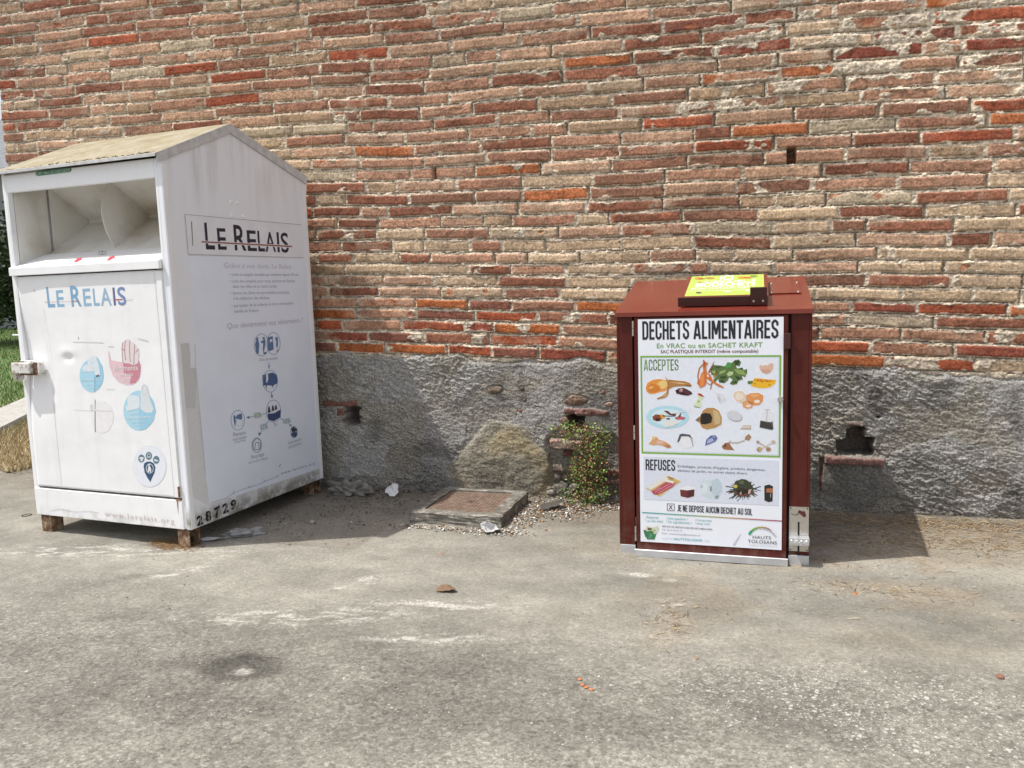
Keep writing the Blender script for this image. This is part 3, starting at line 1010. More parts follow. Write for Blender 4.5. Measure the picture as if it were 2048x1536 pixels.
# ------------------------------------------------------------------ white clothing bank
def clothing_bank():
    W, D, ZB, HE, HA, DA = 1.116, 1.160, 0.100, 1.985, 2.206, 0.5065
    root = thing('clothing_bank', 'tall white metal textile donation bank with pitched roof and stickers', 'clothing bank', (-3.8610, -1.2060, 0), -0.08891)
    gable = [(0, HE), (DA, HA), (D, 2.008)]

    # left, right, back and bottom sheets
    def side(x0, x1, name, mat):
        pts = [(x0, 0.0, ZB), (x0, D, ZB), (x0, D, 2.0), (x0, DA, HA - 0.008), (x0, 0.0, HE - 0.008)]
        return MB().prism(pts, (x1 - x0, 0, 0), 0.003).build(name, mat, root)
    rs = side(W - 0.028, W, 'side_panel', M_SIDE)
    side(0.0, 0.028, 'side_panel', M_WHITE)
    MB().box(0.029, W - 0.029, D - 0.02, D - 0.002, ZB + 0.003, 1.99, 0.002).build('back_panel', M_WHITE, root)
    MB().box(0.029, W - 0.029, 0.03, D - 0.021, ZB + 0.002, ZB + 0.02, 0).build('bottom_panel', M_WHITE, root)
    # corner angle strips on the side that faces us
    t = MB()
    t.prism([(W + .0005, 0.002, ZB + .002), (W + .0005, 0.030, ZB + .002), (W + .0005, 0.030, HE - .045), (W + .0005, 0.002, HE - .045)], (0.003, 0, 0), 0.0012)
    t.build('corner_trim', M_WHITE, root)
    t = MB()
    t.prism([(W + .0005, D - 0.036, ZB + .002), (W + .0005, D - 0.002, ZB + .002), (W + .0005, D - 0.002, 1.96), (W + .0005, D - 0.036, 1.96)], (0.003, 0, 0), 0.0012)
    t.build('corner_trim', M_WHITE, root)
    # front: frame, top band and apron
    fr = MB()
    fr.box(0.0282, 0.036, 0.0, 0.03, ZB + 0.005, 1.97, 0.002)
    fr.box(1.072, W - 0.0282, 0.0, 0.03, ZB + 0.005, 1.97, 0.002)
    fr.box(0.0362, 1.0718, -0.001, 0.028, 1.878, 1.97, 0.003)
    fr.build('front_frame', M_WHITE, root)
    MB().box(0.006, 1.076, -0.006, 0.024, ZB + 0.002, 0.256, 0.003).build('kick_panel', M_WHITE, root)
    # roof with drip edges and gable fascias
    rf = MB()
    th = 0.010
    rf.prism([(-0.022, -0.030, HE - 0.006), (-0.022, DA, HA), (-0.022, DA, HA + th), (-0.022, -0.030, HE + th - 0.006)], (W + 0.030, 0, 0), 0.002)
    rf.prism([(-0.022, DA + 0.0005, HA), (-0.022, D + 0.012, 2.004), (-0.022, D + 0.012, 2.004 + th), (-0.022, DA + 0.0005, HA + th)], (W + 0.030, 0, 0), 0.002)
    roof = rf.build('roof', M_ROOFW, root)
    tr = MB()
    tr.box(-0.021, W + 0.004, -0.034, -0.0305, HE - 0.013, HE + 0.003, 0.001)
    fw = 0.042
    xx = W + 0.0045
    tr.prism([(xx, -0.028, HE - fw), (xx, DA, HA - fw), (xx, DA, HA + th), (xx, -0.028, HE + th - 0.005)], (0.004, 0, 0), 0.001)
    tr.prism([(xx, DA + .001, HA - fw), (xx, D + 0.010, 2.004 - fw), (xx, D + 0.010, 2.004 + th - .001), (xx, DA + .001, HA + th)], (0.004, 0, 0), 0.001)
    tr.build('roof_trim', plain('pale_grey_trim', (0.60, 0.60, 0.60), 0.5, 0, 0.25, 25), root)
    mo = MB()
    rr = random.Random(3)
    for k in range(150):
        x = rr.uniform(0.0, W - 0.02)
        if rr.random() > 0.25 + 0.75 * x / W: continue
        s_ = rr.uniform(0.005, 0.013)
        y = -0.029 + abs(rr.gauss(0, 0.012))
        zz = HE + th - 0.006 + (y + 0.03) * (HA - HE + .006) / (DA + .03)
        mo.prism([(x, y, zz - .002), (x + s_, y + rr.uniform(-.003, .003), zz - .002), (x + s_ * .5, y + s_ * .7, zz - .002)], (0, 0, rr.uniform(.003, .007)), 0)
    mo.build('moss_pattern', plain('dark_dry_moss', (0.13, 0.11, 0.075), 0.95, 0, 0.4, 90), roof)

    # hopper seen through the opening
    XI0, XI1 = 0.0365, 1.0715
    MB().box(XI0, XI0 + 0.004, 0.031, 0.225, 1.45, 1.96, 0).build('hopper_cheek', M_INNER, root)
    MB().box(XI1 - 0.004, XI1, 0.031, 0.30, 1.45, 1.96, 0).build('hopper_cheek', M_INNER, root)
    dr = MB()
    ya, yb, za, zb_, zl = 0.235, 0.48, 1.745, 1.765, 1.545
    dr.prism([(XI0 + .008, 0.20, 1.955), (XI0 + .008, yb, zb_), (XI0 + .008, yb, zb_ + .006), (XI0 + .008, 0.20, 1.961)], (XI1 - XI0 - 0.018, 0, 0), 0)
    dr.prism([(XI0 + .008, 0.19, zl), (XI0 + .008, yb, za), (XI0 + .008, yb, za - .006), (XI0 + .008, 0.19, zl - .006)], (XI1 - XI0 - 0.018, 0, 0), 0)
    dr.prism([(XI0 + .008, yb + .0005, za - .004), (XI0 + .008, yb + .0005, zb_ + .004), (XI0 + .008, yb + .006, zb_ + .004), (XI0 + .008, yb + .006, za - .004)], (XI1 - XI0 - 0.018, 0, 0), 0)
    drum = dr.build('hopper_drum', M_INNER, root)
    for xq, bulge in ((XI0 + 0.012, 0.0), (0.520, 0.075)):
        pl = MB()
        arc = []
        for k in range(15):
            q = k / 14
            arc.append((xq, 0.235 - bulge * math.sin(q * math.pi), 1.550 + (1.952 - 1.550) * q))
        pl.prism(arc + [(xq, yb - .002, zb_ - .002), (xq, yb - .002, za + .002)], (0.004, 0, 0), 0)
        pl.build('drum_divider', M_INNER, root)
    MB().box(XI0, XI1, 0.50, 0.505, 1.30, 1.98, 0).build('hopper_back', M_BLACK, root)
    # sloping tray with folded lip
    tr = MB()
    tr.prism([(0.0, -0.022, 1.436), (0.0, -0.022, 1.477), (0.0, -0.018, 1.480), (0.0, 0.185, 1.556), (0.0, 0.185, 1.545), (0.0, 0.0, 1.472), (0.0, 0.0, 1.436)], (1.062, 0, 0), 0.002, Matrix.Translation((0.010, 0, 0)))
    tray = tr.build('tray', M_WHITE, root)

    # door with a dent, hinge strip
    nx, nz = 90, 110

    def door_y(X, Z):
        bend = 0.024 * np.exp(-(((X - 0.03) / 0.20) ** 2)) * np.exp(-(((Z - 0.98) / 0.24) ** 2))
        dent = 0.010 * np.exp(-(((X - 0.37) / 0.035) ** 2) - (((Z - 0.99) / 0.020) ** 2)) - 0.004 * np.exp(-(((X - 0.37) / 0.07) ** 2) - (((Z - 1.02) / 0.03) ** 2))
        waves = 0.0025 * (fbm(X * 3, Z * 3, 90, 2) - 0.5)
        return -0.004 + bend + dent + waves + 0.004 * sst(0.30, 0.05, X) * sst(0.7, 1.3, Z)
    gx = np.linspace(0.038, 1.070, nx); gz = np.linspace(0.268, 1.430, nz)
    X, Z = np.meshgrid(gx, gz, indexing='ij')
    Y = door_y(X, Z)
    co = np.stack([X, Y, Z], -1).reshape(-1, 3)
    back = co.copy(); back[:, 1] += 0.016
    q = grid_quads(nx, nz)
    n0 = len(co)
    rim = []
    I = np.arange(n0).reshape(nx, nz)
    for a in (I[0, :], I[-1, :][::-1], I[:, -1], I[:, 0][::-1]):
        for u, v in zip(a, a[1:]): rim.append((u, v, v + n0, u + n0))
    door = np_mesh('door', np.concatenate([co, back]), np.concatenate([q, q[:, ::-1] + n0, np.array(rim)]), M_WHITE, root)
    MB().box(1.034, 1.068, -0.0075, -0.0045, 0.272, 1.425, 0.001).build('hinge_strip', M_WHITE, root)
    hg = MB()
    hg.cyl((1.066, -0.009, 0.275), (1.066, -0.009, 0.33), 0.006)
    hg.build('hinge', M_RUSTH, root)
    hg = MB()
    hg.cyl((1.05, -0.007, 1.433), (1.075, -0.007, 1.433), 0.004)
    hg.build('hinge', M_RUSTH, root)
    # rust run below the lower hinge
    rsn = MB()
    rsn.face([(1.035, -0.0072, 0.262), (1.073, -0.0072, 0.264), (1.071, -0.0072, 0.255), (1.052, -0.0072, 0.252), (1.046, -0.0072, 0.18), (1.043, -0.0072, 0.252), (1.036, -0.0072, 0.256)][::-1])
    rsn.build('rust_stain', plain('rust_stain_paint', (0.33, 0.17, 0.07), 0.7, 0, 0.4, 80), root)
    # lock housing with round end, cylinder lock below
    lk = MB()
    pr = []
    for k in range(13):
        a = -math.pi / 2 + math.pi * k / 12
        pr.append((0.155 + 0.030 * math.cos(a), -0.002, 0.936 + 0.040 * math.sin(a)))
    pr += [(0.032, -0.002, 0.976), (0.032, -0.002, 0.896)]
    lk.prism(pr, (0, -0.030, 0), 0.004)
    M_CHIP = rust('chipped_white_paint_over_rust', (0.74, 0.74, 0.72), (0.70, 0.69, 0.66), (0.24, 0.14, 0.08))
    latch = lk.build('lock_housing', M_CHIP, root)
    lb = MB()
    lb.box(-0.004, 0.135, -0.058, -0.033, 0.908, 0.966, 0.005)
    lb.build('lock_bar', M_CHIP, latch)
    lg = MB()
    lg.box(0.1365, 0.165, -0.0335, -0.0325, 0.905, 0.966, 0.0)
    for xa, xb, za_, zb2 in ((0.034, 0.16, 0.8965, 0.905), (0.034, 0.07, 0.967, 0.973)):
        lg.box(xa, xb, -0.0345, -0.0325, za_, zb2, 0)
    lg.build('lock_rust', rust('lock_rust', (.30, .20, .13), (.16, .08, .045), (.06, .035, .025)), latch)
    cl = MB()
    cl.cyl((0.010, -0.046, 0.888), (0.010, -0.010, 0.888), 0.024, n=20, bev=0.003)
    cl.cyl((0.010, -0.054, 0.888), (0.010, -0.046, 0.888), 0.014, n=16, bev=0.002)
    cl.build('lock_cylinder', M_STEEL, latch)
    cp = MB(); cp.box(-0.06, 0.0, 0.01, 0.02, 1.110, 1.118, 0.002)
    cp.build('side_clip', M_WHITE, root)
    # legs
    for x, y in ((0.022, 0.006), (1.018, 0.006), (0.022, D - 0.08), (1.018, D - 0.08)):
        l = MB()
        l.box(x, x + 0.076, y, y + 0.006, 0.0, ZB - 0.0005, 0.001)
        l.box(x if x > 0.5 else x + 0.070, x + 0.006 if x > 0.5 else x + 0.076, y + 0.0062, y + 0.07, 0.0, ZB - 0.0005, 0.001)
        l.box(x, x + 0.076, y, y + 0.072, -0.002, 0.005, 0.001)
        l.box(x + 0.004, x + 0.072, y + 0.0745, y + 0.0800, 0.0, ZB - 0.0005, 0.001)
        l.build('leg', M_RUSTLEG, root)
    # rivets on the gable
    for y, z in ((0.477, 1.797), (0.529, 1.798), (0.477, 1.727), (0.568, 1.727)):
        MB().cyl((W, y, z), (W + 0.007, y, z), 0.010, 0.006, n=14).build('rivet', M_WHITE, root)

    # ---- side artwork: name plate and information sheet
    ny_ = Vector((0, 1, 0)); nz_ = Vector((0, 0, 1)); out = Vector((1, 0, 0))
    sheet_ = MB().prism([(W + .0006, 0.136, 0.200), (W + .0006, 1.116, 0.170), (W + .0006, 1.106, 1.500), (W + .0006, 0.136, 1.500)], (0.0010, 0, 0), 0).build('information_sheet', M_PANEL, root)
    plate = MB().prism([(W + .0006, 0.134, 1.508), (W + .0006, 1.102, 1.512), (W + .0006, 1.102, 1.711), (W + .0006, 0.134, 1.709)], (0.0022, 0, 0), 0).build('name_plate', plain('white_plate', (0.82, 0.84, 0.89), 0.35, 0, 0.06, 9), root)
    B = Board(root, (W + 0.0032, 0, 0), ny_, nz_, out)
    B.dest = plate
    B.use(300, 240, 1382 / 360)
    NAVY = (0.018, 0.018, 0.045)
    for ch, xa, ya, xb, yb, yt in (('L', 430, 990, 500, 992, 792), ('E', 524, 993, 590, 994, 833), ('R', 652, 998, 742, 1001, 808), ('E', 752, 1003, 822, 1005, 849), ('L', 833, 1006, 884, 1008, 853), ('A', 888, 1009, 968, 1011, 862), ('I', 980, 1013, 997, 1013, 864), ('S', 1010, 1014, 1068, 1016, 868)):
        B.text('name_lettering', ch, xa, ya, xb, yb, yt, NAVY, 0.012)
    B.line('name_lettering', [(395, 935), (1090, 971)], 19, (0.80, 0.82, 0.87), 2)
    B.line('name_lettering', [(395, 935), (1090, 971)], 10, (0.30, 0.07, 0.05), 3)
    B.poly('name_lettering', [(314, 780), (322, 778), (332, 965), (326, 968)], (0.22, 0.23, 0.20))
    B.poly('name_lettering', [(268, 722), (1165, 803), (1165, 807), (268, 726)], (0.40, 0.40, 0.41))
    B.poly('name_lettering', [(292, 1029), (1178, 1056), (1178, 1059), (292, 1033)], (0.36, 0.36, 0.38))
    B.poly('name_lettering', [(266, 722), (270, 722), (296, 1030), (292, 1030)], (0.45, 0.45, 0.46))
    B.flush()
    B = Board(root, (W + 0.0020, 0, 0), ny_, nz_, out)
    B.dest = sheet_
    B.use(300, 240, 1382 / 360)
    PALE = (0.56, 0.55, 0.62); GREY = (0.37, 0.39, 0.47)
    B.text('paragraph_lettering', 'Grâce à vos dons, Le Relais :', 566, 1135, 1105, 1143, 1097, PALE, 0, 1, 0.22)
    for tx, xa, ya, xb, yb, yt in (('• crée un emploi durable par semaine depuis 30 ans', 610, 1197, 1140, 1197, 1174), ('• crée des emplois pour tous, partout en France,', 612, 1248, 1115, 1245, 1225), ('dans les villes et en zone rurale', 635, 1288, 970, 1286, 1265),
                                   ('• donne une 2ème vie aux textiles et participe', 618, 1340, 1068, 1332, 1317), ('à la réduction des déchets', 640, 1380, 917, 1375, 1357), ('• est leader de la collecte et de la valorisation', 626, 1438, 1100, 1415, 1415), ('textile en France', 645, 1480, 830, 1472, 1457)):
        B.text('paragraph_lettering', tx, xa, ya, xb, yb, yt, GREY, 0.004, 1, 0.22)
    B.use(340, 600, 1004 / 340)
    B.text('paragraph_lettering', 'Que deviennent vos vêtements ?', 337, 170, 783, 132, 138, (0.50, 0.47, 0.56), 0, 1, 0.22)
    BL = (0.12, 0.21, 0.40); RING = (0.30, 0.37, 0.52); DKB = (0.07, 0.09, 0.16); WHT = (0.74, 0.76, 0.80)
    G = 'pictogram#0'
    for cx, cy, rx, ry in ((540, 265, 45, 67), (611, 257, 41, 67), (592, 480, 45, 66), (611, 656, 44, 67), (400, 710, 42, 60), (512, 857, 30, 44), (732, 780, 22, 36)):
        B.ring({540: 'pictogram#1', 611: 'pictogram#1' if cy < 300 else 'pictogram#3', 592: 'pictogram#2', 400: 'pictogram#5', 512: 'pictogram#6', 732: 'pictogram#7'}[cx], cx, cy, rx, ry, 3.5, RING, 2)
    G = 'pictogram#1'
    # two people meeting, a person at the bank
    B.poly(G, [(508, 240), (515, 225), (522, 240), (527, 262), (523, 318), (509, 318), (502, 262)], BL, 2)
    B.blob(G, 515, 229, 7, 8, BL, 3)
    B.poly(G, [(535, 246), (552, 236), (563, 232), (563, 262), (558, 288), (552, 318), (548, 290), (549, 256), (536, 252)], BL, 2)
    B.blob(G, 553, 226, 7, 8, BL, 3)
    B.poly(G, [(552, 312), (568, 306), (568, 317), (552, 320)], DKB, 2)
    B.poly(G, [(575, 222), (606, 213), (612, 292), (588, 302), (577, 290)], BL, 2)
    B.poly(G, [(588, 234), (603, 230), (604, 246), (589, 250)], WHT, 3)
    B.poly(G, [(618, 222), (630, 228), (638, 238), (637, 268), (631, 290), (626, 268), (627, 244)], BL, 2)
    B.blob(G, 631, 226, 6, 8, BL, 3)
    B.poly(G, [(628, 302), (640, 292), (640, 302), (628, 305)], DKB, 2)
    B.text(G, 'Don de textiles', 527, 362, 634, 350, 344, GREY, 0, 2, 0.2)
    B.line(G, [(583, 369), (585, 398)], 4, (0.25, 0.40, 0.62), 2); B.poly(G, [(577, 388), (592, 386), (585, 407)], (0.25, 0.40, 0.62), 2)
    G = 'pictogram#2'
    # lorry
    B.poly(G, [(545, 444), (564, 438), (606, 428), (632, 445), (634, 492), (606, 506), (566, 502), (548, 510)], (0.075, 0.13, 0.29), 2)
    B.poly(G, [(566, 437), (578, 434), (580, 468), (572, 490), (567, 486)], WHT, 3)
    B.poly(G, [(563, 500), (572, 500), (569, 532)], DKB, 2); B.poly(G, [(600, 500), (612, 502), (608, 520)], DKB, 2)
    B.line(G, [(599, 547), (601, 572)], 4, (0.16, 0.2, 0.32), 2); B.poly(G, [(594, 564), (609, 563), (602, 582)], (0.16, 0.2, 0.32), 2)
    G = 'pictogram#3'
    # sorting belt with three people
    B.poly(G, [(576, 672), (618, 668), (654, 645), (653, 690), (612, 716), (580, 706)], (0.045, 0.075, 0.19), 2)
    for cx, cy in ((584, 640), (607, 634), (625, 632)):
        B.poly(G, [(cx - 8, cy + 26), (cx - 5, cy - 4), (cx, cy - 16), (cx + 5, cy - 4), (cx + 10, cy + 24)], (0.05, 0.05, 0.08), 3)
    B.poly(G, [(596, 658), (640, 642), (630, 660), (600, 672)], WHT, 4)
    B.text(G, 'Tri', 610, 748, 632, 744, 728, GREY, 0.01, 2, 0.2)
    G = 'arrow_lettering#4'
    # arrows with shares
    for pts, tip in (([(570, 670), (462, 694)], [(468, 684), (468, 702), (450, 694)]), ([(582, 712), (530, 792)], [(522, 782), (540, 788), (524, 803)]), ([(645, 692), (712, 740)], [(704, 742), (717, 732), (716, 748)])):
        B.line(G, pts, 4, (0.30, 0.42, 0.42), 2); B.poly(G, tip, (0.13, 0.17, 0.25), 2)
    for tx, xa, ya, xb, yb, yt, c in (('55%', 496, 696, 540, 690, 668, (0.30, 0.44, 0.36)), ('35%', 533, 766, 577, 754, 738, (0.25, 0.40, 0.55)), ('10%', 668, 730, 712, 722, 704, (0.25, 0.40, 0.55))):
        B.blob(G, (xa + xb) / 2, (ya + yt) / 2, (xb - xa) * .5, (ya - yt) * .62, (0.66, 0.71, 0.74), 3)
        B.text(G, tx, xa, ya, xb, yb, yt, c, 0.02, 4)
    G = 'pictogram#5'
    B.poly(G, [(374, 690), (380, 676), (387, 690), (388, 720), (384, 752), (376, 716)], BL, 2)
    B.poly(G, [(388, 694), (396, 678), (424, 670), (427, 700), (415, 708), (404, 702), (390, 700)], BL, 2)
    B.ring(G, 410, 722, 20, 24, 2, (0.45, 0.5, 0.6), 2)
    B.text(G, 'Réemploi', 372, 805, 446, 792, 783, GREY, 0.004, 2, 0.2)
    B.text(G, 'dont boutiques', 370, 832, 452, 814, 816, GREY, 0, 2, 0.2); B.text(G, 'Ding Fring', 382, 845, 445, 832, 832, GREY, 0, 2, 0.2)
    G = 'pictogram#6'
    B.line(G, [(490, 838), (490, 886), (535, 880), (535, 830), (512, 815), (490, 838)], 3, (0.12, 0.14, 0.2), 3)
    B.line(G, [(500, 880), (503, 845), (524, 840), (526, 878)], 3, (0.12, 0.14, 0.2), 3)
    B.text(G, 'Recyclage', 478, 938, 556, 918, 918, GREY, 0.004, 2, 0.2)
    B.text(G, 'dont isolant Métisse', 462, 968, 578, 938, 955, GREY, 0, 2, 0.2)
    G = 'pictogram#7'
    B.poly(G, [(714, 760), (730, 748), (750, 762), (750, 772), (722, 784)], (0.06, 0.06, 0.08), 2)
    B.poly(G, [(716, 786), (748, 776), (750, 800), (736, 812), (718, 804)], (0.06, 0.10, 0.20), 2)
    B.text(G, 'Valorisation', 696, 856, 776, 826, 838, GREY, 0.004, 2, 0.2)
    B.text(G, 'énergétique', 698, 878, 776, 850, 862, GREY, 0, 2, 0.2)
    G = 'sheet_lettering#8'
    B.line(G, [(240, 1198), (330, 1170), (372, 1142), (430, 1118), (520, 1090), (560, 1072), (600, 1056), (636, 1040)], 2.5, (0.36, 0.34, 0.38), 2)
    for (a, b_) in (((372, 1142), (378, 1126)), ((460, 1108), (476, 1098)), ((560, 1072), (552, 1060)), ((632, 1034), (638, 1046))): B.line(G, [a, b_], 3, (0.30, 0.29, 0.33), 2)
    B.text(G, 'www.lerelais.org', 655, 1032, 856, 970, 1016, (0.26, 0.25, 0.30), 0.004, 2, 0.0, 1.35)
    B.line(G, [(644, 985), (653, 968)], 4, (0.28, 0.28, 0.28), 2)
    # torn sheet edge: bare grey metal patch beside the sheet
    B.poly('sheet_tear', [(45, 262), (112, 253), (122, 405), (155, 403), (160, 560), (178, 720), (205, 1020), (232, 1205), (150, 1170), (120, 1120), (100, 880), (70, 620)], (0.73, 0.735, 0.745), 1)
    B.poly('sheet_tear', [(45, 262), (112, 253), (120, 330), (118, 402), (155, 403), (156, 470), (150, 640), (120, 640), (74, 640), (56, 420)], (0.63, 0.635, 0.635), 2)
    B.line('sheet_tear', [(147, 262), (152, 405), (176, 660), (210, 1040)], 2, (0.55, 0.55, 0.57), 3)
    B.flush()
    # stencilled number: each figure with the bridges of a stencil
    B = Board(root, (W + 0.0022, 0, 0), ny_, nz_, out)
    B.dest = root
    B.use(340, 600, 1004 / 340)
    for ch, xa, ya, xb, yb, yt in (('2', 160, 1334, 196, 1320, 1282), ('8', 212, 1308, 244, 1296, 1254), ('7', 264, 1286, 300, 1268, 1232), ('2', 312, 1262, 346, 1248, 1210), ('9', 360, 1240, 392, 1224, 1190)):
        B.text('stencil_number', ch, xa, ya, xb, yb, yt, (0.012, 0.012, 0.012), 0.045, 1)
        xm = (xa + xb) / 2 + 2
        B.line('stencil_number', [(xm, yt - 4), (xm, ya)], 4.5, (0.36, 0.355, 0.33), 2)
    B.flush()

    # ---- front artwork
    ex = Vector((1, 0, 0)); out = Vector((0, -1, 0))
    # printed door sheet follows the door, a hair in front of it
    B = Board(root, (0, -0.0004, 0), ex, nz_, out)
    B.dest = door
    B.warp = lambda x, z: float(-door_y(np.float32(x), np.float32(z)))
    # keep the flat artwork in front of the bulge of the door
    B.use(0, 240, 1382 / 360)
    CB = [(0.22, 0.40, 0.60), (0.26, 0.46, 0.64), (0.20, 0.40, 0.60), (0.28, 0.48, 0.65), (0.28, 0.47, 0.64), (0.32, 0.48, 0.64), (0.13, 0.15, 0.32), (0.20, 0.27, 0.48)]
    for (ch, xa, ya, xb, yb, yt), c in zip((('L', 372, 1437, 428, 1434, 1285), ('E', 445, 1433, 500, 1430, 1310), ('R', 556, 1430, 634, 1427, 1277), ('E', 650, 1427, 708, 1424, 1298), ('L', 727, 1424, 772, 1423, 1296), ('A', 782, 1423, 864, 1421, 1294), ('I', 880, 1421, 896, 1421, 1288), ('S', 914, 1421, 978, 1419, 1286)), CB):
        B.text('name_lettering', ch, xa, ya, xb, yb, yt, c, 0.012)
    B.line('name_lettering', [(345, 1396), (1020, 1374)], 16, (0.82, 0.82, 0.84), 2)
    B.line('name_lettering', [(350, 1399), (560, 1391)], 3, (0.62, 0.55, 0.52), 3)
    B.line('name_lettering', [(560, 1391), (612, 1389)], 6, (0.45, 0.16, 0.16), 3)
    B.line('name_lettering', [(880, 1380), (948, 1377)], 7, (0.42, 0.09, 0.10), 3)
    B.use(0, 520, 1059 / 400)
    S = 'round_sticker#0'
    CY = (0.42, 0.69, 0.82); CY2 = (0.33, 0.61, 0.78); FADE = (0.72, 0.79, 0.84)
    B.blob(S, 488, 612, 64, 87, CY, 1)
    B.poly(S, [(490, 528), (520, 515), (545, 560), (552, 610), (545, 650), (528, 676), (505, 690), (500, 600)], CY2, 2)
    B.poly(S, [(438, 572), (452, 556), (470, 552), (466, 536), (482, 520), (497, 560), (500, 588), (470, 592), (446, 590)], FADE, 3)
    B.poly(S, [(482, 520), (497, 503), (512, 512), (526, 552), (534, 600), (526, 614), (508, 612), (500, 580), (495, 550)], FADE, 3)
    B.poly(S, [(508, 612), (526, 606), (532, 614), (516, 620)], (0.16, 0.13, 0.12), 4)
    B.text(S, 'chaussures', 432, 642, 546, 640, 628, (0.62, 0.74, 0.80), 0, 4)
    B.text(S, 'liées par', 466, 664, 516, 664, 654, (0.60, 0.72, 0.80), 0, 4); B.text(S, 'paire', 474, 680, 508, 680, 672, (0.60, 0.72, 0.80), 0, 4)
    S = 'round_sticker#1'
    PK = (0.78, 0.56, 0.60); PK2 = (0.60, 0.25, 0.31)
    B.poly(S, [(576, 486), (580, 478), (592, 530), (640, 540), (690, 535), (735, 528), (750, 555), (748, 600), (735, 640), (705, 660), (672, 662), (630, 645), (600, 610), (582, 560)], PK, 1)
    B.poly(S, [(655, 545), (690, 540), (740, 532), (748, 570), (742, 620), (720, 650), (690, 655), (700, 610), (660, 600)], PK2, 2)
    B.poly(S, [(655, 545), (648, 470), (652, 436), (668, 425), (682, 416), (692, 425), (700, 440), (708, 434), (718, 445), (738, 470), (740, 500), (735, 545), (712, 558), (690, 548)], (0.78, 0.70, 0.70), 3)
    for l in ([(668, 425), (664, 470), (668, 530)], [(692, 425), (690, 480), (694, 540)], [(718, 445), (714, 500), (712, 556)], [(648, 470), (664, 478)], [(738, 470), (722, 490)], [(655, 436), (650, 470), (655, 545)]):
        B.line(S, l, 3, (0.42, 0.16, 0.18), 4)
    B.text(S, 'vêtements', 604, 588, 735, 583, 560, (0.76, 0.70, 0.70), 0.01, 4); B.text(S, 'en bon', 638, 616, 708, 612, 598, (0.76, 0.72, 0.72), 0.01, 4); B.text(S, 'état', 654, 644, 696, 642, 624, (0.76, 0.72, 0.72), 0.01, 4)
    S = 'round_sticker#2'
    B.blob(S, 741, 796, 84, 106, CY, 1)
    B.poly(S, [(740, 720), (760, 690), (815, 745), (828, 800), (815, 850), (775, 895), (745, 900), (742, 830)], CY2, 2)
    B.poly(S, [(668, 775), (680, 770), (678, 722), (700, 712), (742, 722), (745, 770), (740, 785), (700, 795), (675, 798)], FADE, 3)
    B.poly(S, [(748, 700), (755, 665), (766, 655), (780, 662), (790, 690), (795, 730), (818, 790), (808, 808), (775, 808), (748, 790)], (0.70, 0.74, 0.77), 3)
    B.ring(S, 768, 690, 14, 30, 3, (0.62, 0.66, 0.70), 4)
    B.text(S, 'petite', 694, 818, 742, 816, 804, (0.70, 0.78, 0.82), 0, 4); B.text(S, 'maroquinerie', 672, 842, 806, 838, 824, (0.72, 0.79, 0.83), 0.006, 4)
    B.text(S, '(sacs à main,', 700, 862, 782, 860, 850, (0.66, 0.76, 0.82), 0, 4); B.text(S, 'ceintures...)', 714, 878, 780, 876, 868, (0.66, 0.76, 0.82), 0, 4)
    S = 'round_sticker#3'
    # ghost of a lost sticker
    B.blob(S, 545, 830, 60, 85, (0.845, 0.838, 0.842), 1, wob=0.02)
    B.poly(S, [(478, 770), (492, 760), (497, 800), (484, 800)], (0.76, 0.70, 0.70), 2)
    for l, wd, c in (([(507, 738), (507, 790)], 3, (.25, .25, .25)), ([(507, 800), (508, 908)], 4, (.2, .19, .18)), ([(507, 620), (505, 700)], 2.5, (.12, .3, .45)), ([(395, 793), (600, 800)], 2, (.6, .6, .6)), ([(575, 458), (606, 458)], 3, (.5, .5, .5)), ([(735, 415), (788, 428)], 6, (.68, .68, .68)), ([(418, 405), (420, 420)], 3, (.35, .35, .35)), ([(390, 432), (550, 436)], 5, (.76, .76, .76)), ([(565, 685), (612, 684)], 2, (.5, .5, .5)), ([(180, 155), (181, 168)], 3, (.4, .4, .4)), ([(838, 70), (842, 118)], 3, (.35, .35, .35)), ([(840, 180), (858, 190), (846, 215), (856, 222)], 3, (.5, .5, .5)), ([(930, 1045), (935, 1140)], 4, (.35, .36, .36)), ([(232, 255), (330, 1195)], 2.0, (.74, .745, .75)), ([(820, 70), (925, 1245)], 2.5, (.70, .705, .71)), ([(330, 1198), (925, 1248)], 2.5, (.70, .705, .71)),
                     ([(945, 1205), (950, 1250)], 4, (.3, .24, .18))):
        B.line('scratch_pattern', l, wd, c, 3)
    S = 'round_sticker#4'
    NB = (0.035, 0.085, 0.16); TB = (0.12, 0.21, 0.26)
    B.blob(S, 796, 1092, 88, 110, (0.72, 0.76, 0.84), 1, n=44)
    B.blob(S, 796, 1092, 86, 108, (0.80, 0.83, 0.90), 2, n=44)
    B.poly(S, [(764, 1090), (768, 1075), (782, 1067), (800, 1066), (818, 1075), (827, 1098), (822, 1125), (808, 1155), (800, 1175), (786, 1155), (770, 1125)], NB, 3)
    B.ring(S, 797, 1103, 20, 26, 3, (0.74, 0.77, 0.82), 4)
    B.poly(S, [(786, 1122), (788, 1100), (792, 1086), (800, 1092), (806, 1108), (804, 1122), (798, 1122), (797, 1112), (793, 1122)], (0.74, 0.77, 0.82), 5)
    B.blob(S, 794, 1082, 5, 6, (0.74, 0.77, 0.82), 5)
    for cx, cy in ((753, 1050), (792, 1036), (831, 1057)): B.blob(S, cx, cy, 17, 21, TB, 3)
    B.poly(S, [(744, 1042), (762, 1042), (766, 1050), (760, 1053), (760, 1064), (748, 1064), (748, 1053), (741, 1050)], (0.72, 0.76, 0.8), 4)
